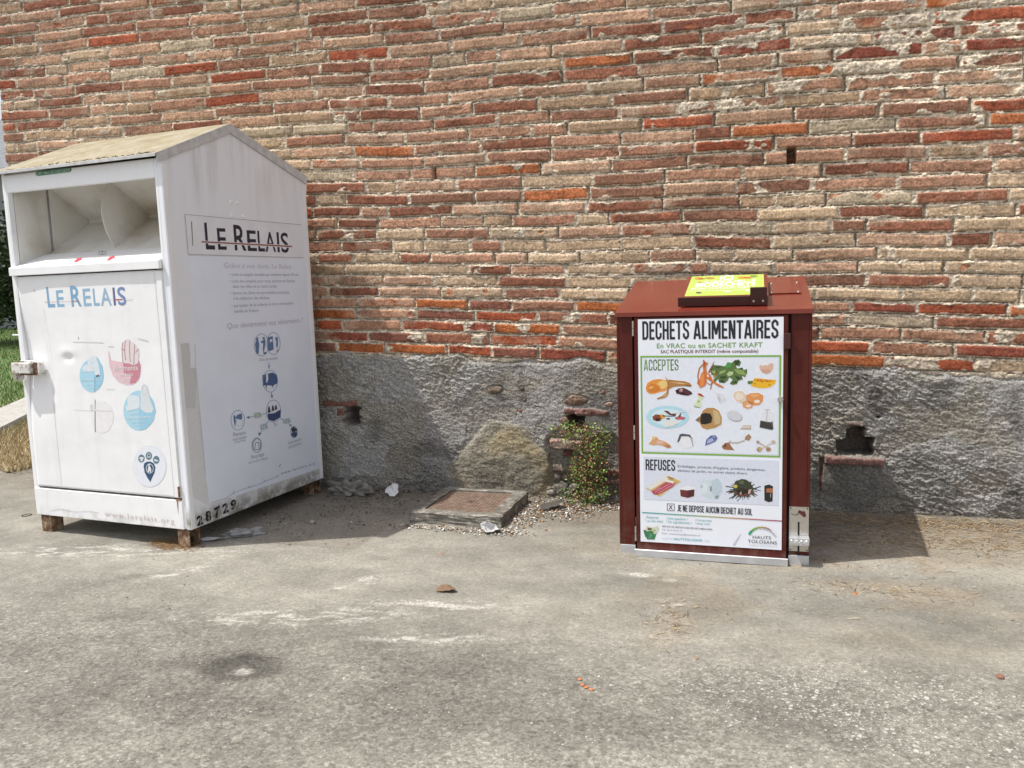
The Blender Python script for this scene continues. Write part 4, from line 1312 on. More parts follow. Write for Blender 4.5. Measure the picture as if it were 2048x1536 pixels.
    B.ring(S, 792, 1034, 9, 11, 2.5, (0.72, 0.76, 0.8), 4); B.line(S, [(783, 1042), (801, 1042)], 4, (0.72, 0.76, 0.8), 4)
    B.poly(S, [(821, 1052), (828, 1054), (841, 1060), (842, 1066), (821, 1064)], (0.72, 0.76, 0.8), 4)
    B.flush()
    B = Board(root, (0, -0.0072, 0), ex, nz_, out); B.dest = root; B.use(0, 520, 1059 / 400)
    B.text('web_lettering', 'www.lerelais.org', 556, 1355, 923, 1395, 1330, (0.66, 0.58, 0.56), 0.003, 1, 0, 1.25)
    B.line('web_lettering', [(265, 1330), (320, 1318), (400, 1335), (470, 1330), (525, 1340)], 2, (0.5, 0.49, 0.48), 1)
    B.flush()
    # green help-line sticker on the top band
    B = Board(root, (0, -0.0018, 0), ex, nz_, out); B.dest = root; B.use(0, 240, 1382 / 360)
    B.poly('phone_sticker', [(272, 405), (285, 394), (535, 364), (549, 372), (549, 388), (538, 400), (290, 430), (274, 424)], (0.045, 0.21, 0.10), 1)
    B.poly('phone_sticker', [(384, 388), (532, 370), (540, 378), (536, 396), (386, 414)], (0.30, 0.42, 0.34), 2)
    B.ring('phone_sticker', 287, 412, 11, 14, 3, (0.6, 0.7, 0.62), 2)
    B.text('phone_sticker', 'N° Vert', 303, 419, 377, 411, 400, (0.62, 0.72, 0.66), 0.01, 2)
    B.text('phone_sticker', '0 805 387 021', 390, 410, 534, 393, 392, (0.05, 0.20, 0.11), 0.02, 3)
    B.flush()
    # sticker with red arrows lying on the sloping tray
    sl = Vector((0, 0.203, 0.076)).normalized(); nn = Vector((0, -0.076, 0.203)).normalized()
    B = Board(root, Vector((0, -0.018, 1.480)) + nn * 0.0012, ex, sl, nn); B.dest = tray; B.use(0, 240, 1382 / 360)
    for pts in ([(566, 1090), (590, 1068), (582, 1066), (628, 1056), (626, 1080), (616, 1074), (590, 1090)], [(815, 1078), (842, 1056), (836, 1052), (880, 1042), (880, 1064), (868, 1060), (840, 1078)]):
        B.poly('tray_sticker', pts, (0.62, 0.06, 0.09), 2)
    B.text('tray_sticker', 'TIREZ VERS VOUS', 655, 1078, 800, 1064, 1062, (0.55, 0.46, 0.46), 0, 2)
    B.ring('tray_sticker', 786, 1020, 30, 15, 3, (0.2, 0.2, 0.28), 2); B.line('tray_sticker', [(790, 1008), (783, 1028)], 4, (0.2, 0.2, 0.28), 2)
    B.flush()
    return root


clothing_bank()


# ------------------------------------------------------------------ dark red food waste bin
def food_bin():
    W, D, HF, HB = 0.857, 0.687, 1.1575, 1.294
    root = thing('food_waste_bin', 'dark red metal food waste bin shelter with white poster door', 'waste bin', (-0.5954, -0.9358, 0), -0.0075)
    sl = (HB - HF) / D

    def sidep(x0, x1):
        pts = [(x0, 0.0, 0.045), (x0, D, 0.045), (x0, D, HB - 0.012), (x0, 0.0, HF - 0.022)]
        return MB().prism(pts, (x1 - x0, 0, 0), 0.002).build('side_panel', M_RED, root)
    sidep(0.0, 0.012); sidep(W - 0.012, W)
    for x0, x1 in ((0.0122, 0.074), (0.770, W - 0.0122)):
        MB().box(x0, x1, 0.0004, 0.03, 0.045, HF - 0.022, 0.002).build('front_post', M_RED, root)
    MB().box(0.0122, W - 0.0122, D - 0.012, D - 0.001, 0.05, HB - 0.02, 0.001).build('back_panel', M_RED, root)
    MB().box(0.075, 0.769, 0.03, 0.045, 0.03, HF - 0.024, 0).build('inner_panel', M_REDDK, root)
    # roof sheet with folded edges
    rf = MB()
    rf.prism([(-0.004, -0.012, HF - 0.006), (-0.004, D + 0.004, HB), (-0.004, D + 0.004, HB + 0.004), (-0.004, -0.012, HF - 0.002)], (W + 0.008, 0, 0), 0.001)
    rf.box(-0.004, W + 0.004, -0.0155, -0.0125, HF - 0.022, HF - 0.0015, 0.001)
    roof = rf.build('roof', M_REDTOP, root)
    # hatch on the roof: plate, front bar with bracket, green sticker
    nrm = Vector((0, -sl, 1)).normalized(); up = Vector((0, 1, sl)).normalized()
    M = Matrix(((1, 0, 0, 0), (0, up.y, nrm.y, 0), (0, up.z, nrm.z, HF), (0, 0, 0, 1)))
    lid = MB()
    lid.box(0.284, 0.674, 0.068, 0.566, 0.040, 0.0475, 0.002, M=M)
    lid.box(0.286, 0.672, 0.09, 0.55, 0.006, 0.0395, 0.001, M=M)
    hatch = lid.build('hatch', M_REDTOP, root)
    lb = MB()
    lb.box(0.278, 0.596, 0.056, 0.0675, 0.006, 0.048, 0.0015, M=M)
    lb.box(0.5965, 0.669, 0.052, 0.0675, 0.006, 0.086, 0.0015, M=M)
    bar = lb.build('handle_bar', plain('dark_brown_red_coat', (0.052, 0.012, 0.011), 0.4, 0, 0.1, 60), hatch)
    for x in (0.612, 0.652): MB().cyl(M @ Vector((x, 0.0515, 0.026)), M @ Vector((x, 0.047, 0.026)), 0.005, n=10).build('bolt', M_STEEL, hatch)
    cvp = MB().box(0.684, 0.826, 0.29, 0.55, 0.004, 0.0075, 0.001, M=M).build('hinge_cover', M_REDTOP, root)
    for x, y in ((0.694, 0.525), (0.815, 0.53), (0.812, 0.315), (0.692, 0.308)):
        MB().cyl(M @ Vector((x, y, 0.0072)), M @ Vector((x, y, 0.0115)), 0.0055, 0.003, n=10).build('rivet', M_STEEL, cvp)
    st = MB().box(0.306, 0.658, 0.085, 0.555, 0.0478, 0.0488, 0, M=M).build('hatch_sticker', M_LIME, hatch)
    B = Board(root, M @ Vector((0, 0, 0.0494)), Vector((1, 0, 0)), up, nrm); B.dest = hatch
    B.use(1210, 530, 2048 / 440)
    WH = (0.78, 0.80, 0.78); G = 'hatch_lettering'
    B.text(G, 'ICI', 1068, 142, 1190, 136, 104, WH, 0.035, 1)
    B.text(G, 'JE DÉPOSE MES', 915, 168, 1305, 160, 149, WH, 0.015, 1)
    B.text(G, 'BIODÉCHETS', 838, 206, 1402, 190, 172, WH, 0.03, 1)
    B.text(G, 'EN VRAC OU EN SACHET KRAFT', 805, 230, 1350, 214, 214, WH, 0.015, 1)
    B.text(G, 'sac plastique interdit, même compostable', 785, 246, 1340, 234, 236, WH, 0.0, 1)
    for cx, cy, rx, ry, c in ((870, 124, 40, 9, (.60, .24, .05)), (900, 128, 30, 6, (.45, .16, .04)), (975, 122, 42, 8, (.45, .22, .06)), (880, 158, 20, 5, (.55, .3, .1)), (930, 160, 18, 4, (.6, .5, .2)), (1275, 116, 36, 11, (.62, .26, .04)), (1330, 118, 34, 8, (.55, .15, .04)), (1385, 104, 34, 9, (.20, .28, .05)), (1385, 142, 20, 8, WH), (870, 258, 26, 7, (.10, .11, .10)), (1140, 248, 34, 8, (.70, .66, .50)), (1330, 240, 16, 7, WH)):
        B.blob('hatch_pictures', cx, cy, rx, ry, c, 2, wob=0.2)
    B.flush()
    # door with white poster
    door = MB().box(0.084, 0.758, -0.012, 0.016, 0.016, 1.131, 0.0025).build('door', M_RED, root)
    post = MB().box(0.102, 0.738, -0.0138, -0.0121, 0.068, 1.123, 0.0).build('poster', M_POSTER, root)
    for z0, z1 in ((1.047, 1.116), (0.560, 0.627), (0.068, 0.139)):
        hn2 = MB().cyl((0.078, -0.008, z0), (0.078, -0.008, (z0 + z1) / 2 - .001), 0.0045, n=12).cyl((0.078, -0.008, (z0 + z1) / 2 + .001), (0.078, -0.008, z1), 0.0045, n=12)
        hn2.build('hinge', M_STEEL, door, smooth=False)
    MB().box(0.738, 0.768, -0.024, -0.0125, 0.982, 1.052, 0.003).build('door_stop', plain('dark_brown_red_tab', (0.06, 0.014, 0.012), 0.4, 0, 0.1, 60), door)
    kn = MB()
    kn.cyl((0.727, -0.032, 0.760), (0.727, -0.012, 0.760), 0.0125, n=20, bev=0.002)
    kn.cyl((0.727, -0.037, 0.760), (0.727, -0.032, 0.760), 0.007, n=14)
    kn.build('door_lock', M_STEEL, door)
    # feet, sill, pedal
    for x0, x1 in ((0.004, 0.076), (0.768, 0.856)):
        MB().box(x0, x1, -0.004, 0.07, 0.0, 0.0445, 0.002).build('foot', M_ALU, root)
        MB().box(x0, x1, D - 0.07, D, 0.0, 0.0445, 0.002).build('foot', M_ALU, root)
    sv = MB()
    sv.prism([(0.078, -0.045, 0.004), (0.078, -0.045, 0.036), (0.078, -0.042, 0.039), (0.078, 0.02, 0.012), (0.078, 0.02, 0.008), (0.078, -0.041, 0.034), (0.078, -0.041, 0.004)], (0.686, 0, 0), 0)
    sv.build('sill', M_ALU, root)
    pp = MB()
    # plate is cut round a slot: four pieces butted together
    for a in ((0.770, 0.8065, 0.064, 0.200), (0.8145, 0.853, 0.064, 0.200), (0.770, 0.853, 0.2001, 0.270)):
        pp.box(a[0], a[1], -0.0028, -0.0004, a[2], a[3], 0.0)
    plate = pp.build('pedal_plate', M_STEEL, root)
    MB().box(0.8067, 0.8143, -0.0012, -0.0002, 0.03, 0.1999, 0).build('pedal_slot', M_BLACK, plate)
    for x, z in ((0.776, 0.264), (0.847, 0.264), (0.776, 0.070), (0.847, 0.070)): MB().cyl((x, -0.0028, z), (x, -0.0045, z), 0.0032, n=8).build('screw', M_BLACK, plate)
    pd = MB()
    pd.box(0.769, 0.855, -0.046, -0.006, 0.118, 0.139, 0.003)
    for k in range(4): pd.cyl((0.780 + k * 0.021, -0.052, 0.119), (0.780 + k * 0.021, -0.046, 0.119), 0.009, 0.006, n=12)
    pd.box(0.770, 0.854, -0.050, -0.044, 0.104, 0.120, 0.003)
    pd.build('pedal', plain('cast_aluminium', (0.72, 0.73, 0.75), 0.35, 0.7, 0.15, 60), root)
    B = Board(root, (0, -0.0034, 0), Vector((1, 0, 0)), Vector((0, 0, 1)), Vector((0, -1, 0))); B.dest = plate
    B.use(1220, 900, 2048 / 440)
    DR = (0.10, 0.022, 0.017)
    B.poly('foot_symbol', [(1752, 566), (1764, 560), (1790, 572), (1812, 570), (1818, 585), (1826, 606), (1816, 628), (1800, 622), (1776, 602), (1750, 586)], DR, 1)
    B.line('foot_symbol', [(1686, 590), (1712, 604), (1735, 606), (1756, 596)], 5, (0.05, 0.04, 0.04), 1); B.line('foot_symbol', [(1735, 606), (1750, 586)], 4, (0.05, 0.04, 0.04), 1)
    B.flush()

    # ---------------- poster print
    B = Board(root, (0, -0.0142, 0), Vector((1, 0, 0)), Vector((0, 0, 1)), Vector((0, -1, 0))); B.dest = post
    BK = (0.016, 0.015, 0.022); GR = (0.20, 0.42, 0.06); GR2 = (0.16, 0.36, 0.05); DR = (0.13, 0.035, 0.035)
    H = 'heading_lettering'
    B.use(1210, 530, 2048 / 440)
    B.block(H, 'DECHETS', 348, 697, 783, 691, 524, BK); B.block(H, 'ALIMENTAIRES', 824, 690, 1614, 682, 520, BK)
    B.text(H, 'En VRAC ou en SACHET KRAFT', 482, 774, 1466, 764, 731, (0.20, 0.37, 0.10), 0.012, 1, 0, 1.06)
    B.text(H, 'SAC PLASTIQUE INTERDIT (même compostable)', 517, 821, 1427, 815, 792, DR, 0.012, 1)
    B.block(H, 'ACCEPTES', 362, 985, 685, 983, 880, GR2, 0.125)
    B.use(1250, 700, 2048 / 350)
    # green frame: four bars
    fo = [B.P(176, 70), B.P(1828, 58), B.P(1818, 1263), B.P(196, 1205)]
    x0, x1 = (fo[0][0] + fo[3][0]) / 2, (fo[1][0] + fo[2][0]) / 2
    z1, z0 = (fo[0][1] + fo[1][1]) / 2, (fo[2][1] + fo[3][1]) / 2
    wd = 0.0075
    for r in (((x0, z1 - wd), (x1, z1)), ((x0, z0), (x1, z0 + wd)), ((x0, z0 + wd), (x0 + wd, z1 - wd)), ((x1 - wd, z0 + wd), (x1, z1 - wd))):
        (a, b_), (c, d_) = r
        B.poly('green_frame', [(a, b_), (c, b_), (c, d_), (a, d_)], GR, 1, raw=True)
    B.poly('green_frame', [(x0 + wd + .004, z0 + wd + .004), (x1 - wd - .004, z0 + wd + .004), (x1 - wd - .004, z1 - wd - .004), (x0 + wd + .004, z1 - wd - .004)], (0.75, 0.79, 0.87), 1, raw=True)
    F = 'food_picture#0'
    pic = [0]

    def next_pic():
        pic[0] += 1
        return 'food_picture#%d' % pic[0]

    def sh(pts, c, l=3):
        nonlocal F
        if l == 3:   # the white cut-out edge printed round each picture
            cx = sum(p[0] for p in pts) / len(pts); cy = sum(p[1] for p in pts) / len(pts)
            B.poly(F, [(x + 9 * (x - cx) / (math.hypot(x - cx, y - cy) + 1), y + 9 * (y - cy) / (math.hypot(x - cx, y - cy) + 1)) for x, y in pts], (0.86, 0.88, 0.93), 2)
        B.poly(F, pts, c, l)
    F = next_pic()
    # orange peel, banana skin, aubergine end
    sh([(240, 450), (262, 385), (320, 350), (400, 338), (470, 350), (510, 395), (508, 440), (470, 480), (400, 495), (340, 515), (285, 512), (255, 490)], (0.74, 0.29, 0.05))
    sh([(470, 310), (490, 305), (520, 345), (600, 355), (700, 365), (760, 385), (783, 415), (770, 430), (710, 425), (620, 425), (560, 435), (515, 460), (505, 530), (470, 560), (380, 580), (370, 565), (430, 540), (480, 500), (495, 450), (500, 400), (480, 340)], (0.42, 0.20, 0.06))
    sh([(375, 400), (410, 365), (455, 352), (495, 378), (500, 420), (460, 455), (415, 450), (410, 420)], (0.80, 0.55, 0.20), 4)
    sh([(270, 430), (300, 395), (350, 400), (385, 420), (415, 455), (395, 480), (330, 495), (280, 490)], (0.62, 0.20, 0.03), 4)
    sh([(275, 440), (300, 420), (340, 425), (330, 445), (290, 460)], (0.80, 0.42, 0.12), 5)
    sh([(520, 380), (640, 380), (740, 400), (640, 395)], (0.72, 0.50, 0.24), 4); sh([(470, 310), (490, 305), (520, 345), (500, 352)], (0.74, 0.72, 0.66), 4)
    sh([(440, 540), (490, 505), (500, 528), (460, 552)], (0.60, 0.36, 0.12), 4); sh([(700, 405), (770, 415), (765, 428), (710, 420)], (0.22, 0.10, 0.04), 4)
    F = next_pic()
    sh([(590, 475), (600, 510), (640, 520), (665, 500), (690, 500), (740, 535), (790, 515), (780, 490), (720, 455), (680, 440), (640, 445), (625, 480), (640, 505), (610, 490)], (0.085, 0.028, 0.035))
    sh([(630, 480), (650, 450), (680, 450), (670, 490)], (0.52, 0.30, 0.30), 4)
    F = next_pic()
    # carrot peelings
    OR = (0.62, 0.17, 0.035)
    sh([(1060, 220), (1080, 240), (1070, 310), (1030, 330), (1035, 260)], (0.42, 0.24, 0.09)); sh([(1045, 130), (1020, 190), (970, 260), (990, 275), (1030, 210)], (0.30, 0.16, 0.06))
    F = next_pic()
    # leaves
    sh([(1000, 230), (1040, 175), (1110, 180), (1170, 190), (1200, 140), (1250, 150), (1280, 120), (1330, 110), (1360, 140), (1340, 190), (1300, 180), (1310, 215), (1380, 210), (1390, 235), (1430, 220), (1430, 265), (1405, 320), (1370, 300), (1380, 345), (1330, 360), (1310, 400), (1260, 410), (1225, 395), (1260, 345), (1220, 320), (1200, 360), (1160, 390), (1100, 380), (1090, 340), (1050, 380), (1030, 350), (1080, 300), (1010, 290)], (0.10, 0.17, 0.05))
    for pts, c in (([(1170, 190), (1200, 140), (1250, 150), (1240, 200), (1190, 215)], (0.08, 0.30, 0.07)), ([(1190, 280), (1220, 250), (1270, 255), (1260, 290), (1210, 310)], (0.46, 0.56, 0.26)), ([(1270, 220), (1390, 240), (1420, 300), (1320, 280)], (0.25, 0.36, 0.10)),
                   ([(1280, 130), (1340, 120), (1330, 170), (1290, 175)], (0.02, 0.05, 0.02)), ([(1100, 360), (1160, 350), (1150, 385)], (0.015, 0.035, 0.015)), ([(1240, 390), (1300, 360), (1310, 385)], (0.03, 0.06, 0.02)), ([(1040, 195), (1130, 190), (1090, 215)], (0.04, 0.08, 0.02)), ([(1010, 250), (1060, 235), (1050, 285)], (0.30, 0.40, 0.12)), ([(1110, 250), (1180, 230), (1170, 260), (1100, 290)], (0.28, 0.40, 0.13)), ([(1280, 300), (1360, 320), (1320, 350)], (0.02, 0.05, 0.02)), ([(1110, 310), (1180, 300), (1190, 330), (1120, 340)], (0.03, 0.07, 0.02)), ([(1340, 210), (1375, 205), (1370, 225)], (0.02, 0.04, 0.02))):
        sh(pts, c, 4)
    sh([(920, 110), (940, 140), (975, 150), (950, 190), (955, 260), (1000, 290), (1030, 360), (1080, 390), (1155, 430), (1150, 445), (1090, 425), (1040, 390), (980, 350), (960, 330), (945, 400), (930, 420), (880, 445), (870, 430), (855, 400), (870, 350), (890, 280), (915, 250), (910, 180)], OR, 5)
    B.line(F, [(915, 165), (872, 212), (852, 300), (858, 350), (850, 400)], 14, (0.52, 0.13, 0.03), 4); B.line(F, [(950, 375), (990, 405), (1030, 385)], 10, OR, 4); B.line(F, [(1020, 370), (1000, 460)], 12, (0.33, 0.17, 0.06), 4)
    sh([(880, 300), (925, 270), (930, 400), (900, 430), (880, 440)], (0.75, 0.26, 0.07), 6); sh([(912, 120), (925, 115), (945, 150), (925, 210)], (0.40, 0.09, 0.02), 6); sh([(960, 290), (970, 285), (985, 310), (965, 318)], (0.80, 0.81, 0.84), 6)
    F = next_pic()
    # egg shell, pepper, apple core, tissue
    sh([(1570, 190), (1585, 170), (1600, 185), (1640, 160), (1680, 180), (1700, 150), (1738, 160), (1735, 220), (1700, 265), (1650, 280), (1600, 260), (1575, 225)], (0.70, 0.45, 0.34))
    sh([(1592, 165), (1610, 142), (1640, 130), (1680, 142), (1690, 168), (1668, 184), (1640, 176), (1604, 188)], (0.82, 0.80, 0.78), 4); sh([(1590, 225), (1700, 225), (1690, 262), (1650, 278), (1605, 258)], (0.62, 0.36, 0.26), 4)
    F = next_pic()
    sh([(1470, 420), (1490, 360), (1520, 325), (1600, 335), (1700, 345), (1770, 350), (1755, 395), (1700, 435), (1640, 448), (1560, 445), (1500, 430)], (0.80, 0.45, 0.02))
    sh([(1500, 345), (1600, 340), (1740, 355), (1690, 375), (1560, 365)], (0.70, 0.28, 0.02), 4); sh([(1430, 370), (1450, 362), (1490, 360), (1500, 385), (1460, 400), (1440, 395)], (0.10, 0.17, 0.04), 4)
    for cx, cy in ((1550, 355), (1600, 370), (1520, 395), (1660, 362), (1690, 405), (1585, 350)): B.blob(F, cx, cy, 9, 6, (0.35, 0.12, 0.02), 5)
    F = next_pic()
    sh([(850, 505), (890, 503), (925, 540), (915, 560), (885, 590), (895, 650), (880, 672), (820, 665), (800, 650), (835, 600), (850, 560)], (0.66, 0.72, 0.48))
    sh([(850, 505), (890, 510), (928, 545), (900, 545), (860, 530)], (0.45, 0.05, 0.07), 4); sh([(846, 592), (875, 590), (870, 612), (850, 612)], (0.35, 0.38, 0.12), 4); sh([(800, 650), (825, 660), (880, 668), (870, 674), (820, 668)], (0.12, 0.2, 0.08), 4)
    F = next_pic()
    sh([(1050, 480), (1070, 500), (1150, 510), (1180, 580), (1150, 610), (1110, 620), (1080, 580), (1060, 540)], (0.68, 0.69, 0.74)); sh([(1090, 520), (1120, 560), (1110, 618), (1085, 580)], (0.55, 0.56, 0.62), 4); sh([(1130, 530), (1150, 560), (1130, 600)], (0.78, 0.79, 0.82), 4)
    F = next_pic()
    # onion skins
    sh([(1265, 545), (1275, 500), (1320, 478), (1370, 480), (1415, 520), (1420, 590), (1360, 620), (1300, 600)], (0.76, 0.58, 0.42))
    sh([(1420, 530), (1470, 505), (1560, 500), (1620, 530), (1615, 600), (1570, 645), (1500, 650), (1430, 600)], (0.72, 0.29, 0.09)); sh([(1370, 620), (1430, 590), (1500, 620), (1490, 680), (1430, 690), (1380, 670)], (0.72, 0.35, 0.15))
    B.blob(F, 1340, 545, 50, 45, (0.80, 0.70, 0.58), 4); B.blob(F, 1545, 602, 34, 20, (0.80, 0.74, 0.66), 4); B.blob(F, 1445, 655, 28, 16, (0.80, 0.72, 0.62), 4); sh([(1460, 520), (1540, 510), (1580, 540), (1500, 560)], (0.78, 0.40, 0.16), 4)
    F = next_pic()
    # plate of leftovers
    B.blob(F, 497, 785, 250, 132, (0.44, 0.70, 0.80), 3, n=40); B.blob(F, 497, 785, 195, 98, (0.62, 0.78, 0.85), 4, n=36)
    for pts, c in (([(450, 710), (500, 710), (540, 745), (600, 745), (590, 775), (520, 760)], (0.14, 0.04, 0.03)), ([(320, 780), (360, 750), (410, 760), (430, 820), (380, 835), (330, 820)], (0.24, 0.065, 0.03)), ([(400, 755), (460, 755), (470, 795), (420, 810)], (0.70, 0.32, 0.05)), ([(580, 790), (640, 770), (710, 790), (690, 815), (600, 815)], (0.50, 0.12, 0.15)), ([(440, 880), (470, 830), (560, 820), (630, 850), (560, 890), (470, 905)], (0.74, 0.74, 0.70)), ([(480, 795), (530, 795), (520, 815), (490, 815)], (0.20, 0.08, 0.05)), ([(330, 755), (380, 745), (370, 770), (335, 775)], (0.74, 0.74, 0.72)), ([(350, 800), (400, 795), (410, 830), (370, 835)], (0.07, 0.02, 0.02))):
        sh(pts, c, 5)
    sh([(560, 722), (800, 708), (690, 722), (560, 742)], (0.74, 0.75, 0.78), 6); sh([(440, 765), (580, 772), (580, 778), (440, 775)], (0.02, 0.02, 0.02), 6); sh([(620, 780), (660, 725), (655, 760), (640, 790)], (0.2, 0.06, 0.06), 6)
    F = next_pic()
    # coffee filter, cotton pad, sugar, tea bag
    sh([(820, 820), (880, 770), (910, 710), (960, 675), (1040, 675), (1100, 710), (1135, 790), (1130, 870), (1060, 910), (960, 932), (900, 910), (870, 850)], (0.46, 0.26, 0.10))
    sh([(1030, 700), (1090, 720), (1120, 800), (1110, 860), (1050, 880), (1040, 780)], (0.58, 0.43, 0.22), 4); sh([(880, 830), (890, 750), (940, 735), (1000, 745), (1022, 790), (1010, 850), (940, 870), (890, 865)], (0.018, 0.013, 0.011), 4); sh([(825, 818), (870, 780), (880, 800), (860, 840)], (0.22, 0.14, 0.09), 4)
    F = next_pic()
    B.blob(F, 1285, 777, 92, 58, (0.40, 0.41, 0.44), 3, rot=18); B.blob(F, 1281, 769, 90, 55, (0.62, 0.63, 0.67), 4, rot=18)
    F = next_pic()
    sh([(1345, 925), (1380, 880), (1475, 880), (1475, 930)], (0.42, 0.33, 0.28)); sh([(1352, 916), (1380, 884), (1470, 884), (1468, 918)], (0.68, 0.58, 0.50), 4)
    F = next_pic()
    sh([(1580, 830), (1595, 735), (1640, 690), (1700, 690), (1742, 740), (1732, 840)], (0.74, 0.76, 0.80)); sh([(1575, 905), (1585, 825), (1700, 850), (1735, 920), (1720, 935)], (0.045, 0.04, 0.036), 4); sh([(1585, 825), (1700, 845), (1728, 835), (1735, 920), (1700, 850)], (0.10, 0.095, 0.09), 4)
    B.line(F, [(1662, 700), (1655, 850)], 6, (0.45, 0.46, 0.5), 5); B.line(F, [(1630, 695), (1700, 695)], 7, (0.5, 0.5, 0.55), 5)
    F = next_pic()
    # bones and shells
    sh([(275, 1095), (310, 1060), (320, 1010), (370, 1015), (400, 1050), (450, 1060), (520, 1100), (545, 1130), (500, 1150), (440, 1120), (380, 1110), (320, 1115)], (0.66, 0.36, 0.18)); B.blob(F, 410, 1080, 45, 22, (0.72, 0.46, 0.38), 4); B.blob(F, 335, 1030, 22, 18, (0.76, 0.56, 0.28), 4); sh([(450, 1110), (520, 1110), (540, 1140), (500, 1145)], (0.45, 0.20, 0.10), 4)
    F = next_pic()
    sh([(615, 1070), (640, 1000), (660, 980), (720, 990), (780, 1010), (805, 1060), (795, 1120), (740, 1150), (690, 1140), (650, 1090)], (0.78, 0.79, 0.82)); sh([(610, 1075), (640, 985), (670, 978), (760, 990), (790, 1040), (740, 1010), (660, 1010), (640, 1060), (625, 1080)], (0.09, 0.09, 0.11), 4)
    for k in range(5): B.line(F, [(755 + k * 9, 1015 + k * 22), (795, 1035 + k * 22)], 6, (0.15, 0.15, 0.18), 5)
    F = next_pic()
    sh([(935, 1120), (950, 1050), (1000, 1000), (1060, 995), (1085, 1030), (1060, 1070), (1000, 1100)], (0.12, 0.14, 0.34)); sh([(955, 1095), (972, 1045), (1020, 1030), (1045, 1060), (990, 1090)], (0.38, 0.43, 0.64), 4); sh([(1010, 1012), (1055, 1004), (1060, 1030), (1030, 1025)], (0.26, 0.31, 0.55), 4)
    F = next_pic()
    sh([(1130, 1130), (1170, 1085), (1220, 1080), (1240, 1120), (1280, 1170), (1200, 1170), (1150, 1160)], (0.34, 0.15, 0.07)); sh([(1150, 1120), (1180, 1095), (1190, 1120), (1165, 1140)], (0.12, 0.06, 0.04), 4); B.line(F, [(1220, 1080), (1310, 1088), (1400, 1058)], 16, (0.52, 0.44, 0.38), 3); sh([(1398, 1050), (1410, 1010), (1450, 980), (1482, 1020), (1450, 1062)], (0.36, 0.22, 0.14)); B.line(F, [(1215, 1075), (1240, 1062)], 6, (.4, .35, .3), 4)
    F = next_pic()
    B.line(F, [(1550, 1072), (1690, 1162)], 15, (0.56, 0.43, 0.32), 3); B.line(F, [(1745, 1072), (1580, 1160)], 13, (0.68, 0.60, 0.50), 4)
    for cx, cy, rx, ry, c in ((1555, 1075, 20, 16, (.40, .28, .2)), (1735, 1075, 26, 20, (.55, .45, .36)), (1572, 1160, 30, 30, (.55, .36, .2)), (1678, 1162, 30, 24, (.42, .22, .14)), (1560, 1170, 14, 16, (.68, .52, .34))): B.blob(F, cx, cy, rx, ry, c, 5, wob=.12, n=14)
    # refused section
    B.use(1220, 900, 2048 / 440)
    R = 'refused_picture#0'
    q = [B.P(308, 55), B.P(1570, 105), B.P(1568, 522), B.P(322, 455)]
    xa, xb = (q[0][0] + q[3][0]) / 2, (q[1][0] + q[2][0]) / 2; za, zb_ = (q[2][1] + q[3][1]) / 2, (q[0][1] + q[1][1]) / 2
    B.poly('grey_box', [(xa, za), (xb, za), (xb, zb_), (xa, zb_)], (0.68, 0.72, 0.82), 1, raw=True)
    B.block('small_lettering', 'REFUSES', 332, 187, 607, 195, 86, BK, 0.14, 2)
    TX = (0.10, 0.10, 0.13)
    B.text('small_lettering', "Emballages, produits d'hygiène, produits dangereux,", 630, 160, 1446, 196, 138, TX, 0.004, 2); B.text('small_lettering', 'déchets de jardin, ou autres objets divers.', 630, 201, 1280, 228, 179, TX, 0.004, 2)
    B.poly(R, [(326, 357), (540, 232), (668, 288), (460, 441)], (0.80, 0.80, 0.80), 2); B.poly(R, [(334, 355), (540, 239), (660, 290), (458, 434)], (0.62, 0.43, 0.15), 3); B.poly(R, [(345, 350), (520, 252), (560, 262), (380, 372)], (0.76, 0.72, 0.66), 4); B.poly(R, [(385, 385), (520, 300), (612, 300), (585, 345), (440, 418), (405, 412)], (0.48, 0.08, 0.12), 4)
    for l in ([(420, 390), (560, 312)], [(450, 400), (590, 320)], [(410, 372), (470, 350)]): B.line(R, l, 6, (0.66, 0.30, 0.33), 5)
    B.poly(R, [(520, 272), (600, 296), (590, 312), (505, 290)], (0.78, 0.78, 0.74), 5); B.poly(R, [(545, 245), (600, 262), (580, 275), (540, 262)], (0.35, 0.25, 0.08), 4)
    pic[0] += 1; R = 'refused_picture#%d' % pic[0]
    B.poly(R, [(645, 372), (648, 352), (720, 332), (792, 348), (790, 430), (722, 452), (652, 435)], (0.80, 0.81, 0.83), 2); B.poly(R, [(652, 368), (720, 376), (786, 366), (783, 428), (722, 446), (657, 430)], (0.15, 0.028, 0.03), 3); B.poly(R, [(722, 376), (786, 366), (783, 428), (722, 446)], (0.09, 0.018, 0.02), 4)
    pic[0] += 1; R = 'refused_picture#%d' % pic[0]
    B.poly(R, [(838, 320), (870, 275), (950, 282), (1000, 256), (1040, 300), (1048, 385), (1010, 445), (930, 452), (860, 425)], (0.60, 0.69, 0.74), 2); B.poly(R, [(945, 290), (1000, 262), (1035, 310), (1040, 380), (990, 430), (950, 400)], (0.50, 0.60, 0.66), 3); B.poly(R, [(930, 340), (945, 335), (948, 380), (932, 385)], (0.25, 0.30, 0.30), 4); B.poly(R, [(975, 430), (1015, 420), (1005, 448), (980, 450)], (0.22, 0.34, 0.30), 4); B.blob(R, 880, 355, 30, 55, (0.70, 0.76, 0.80), 3); B.poly(R, [(842, 330), (860, 320), (865, 350), (846, 352)], (0.45, 0.52, 0.56), 4)
    pic[0] += 1; R = 'refused_picture#%d' % pic[0]
    rr = random.Random(5)
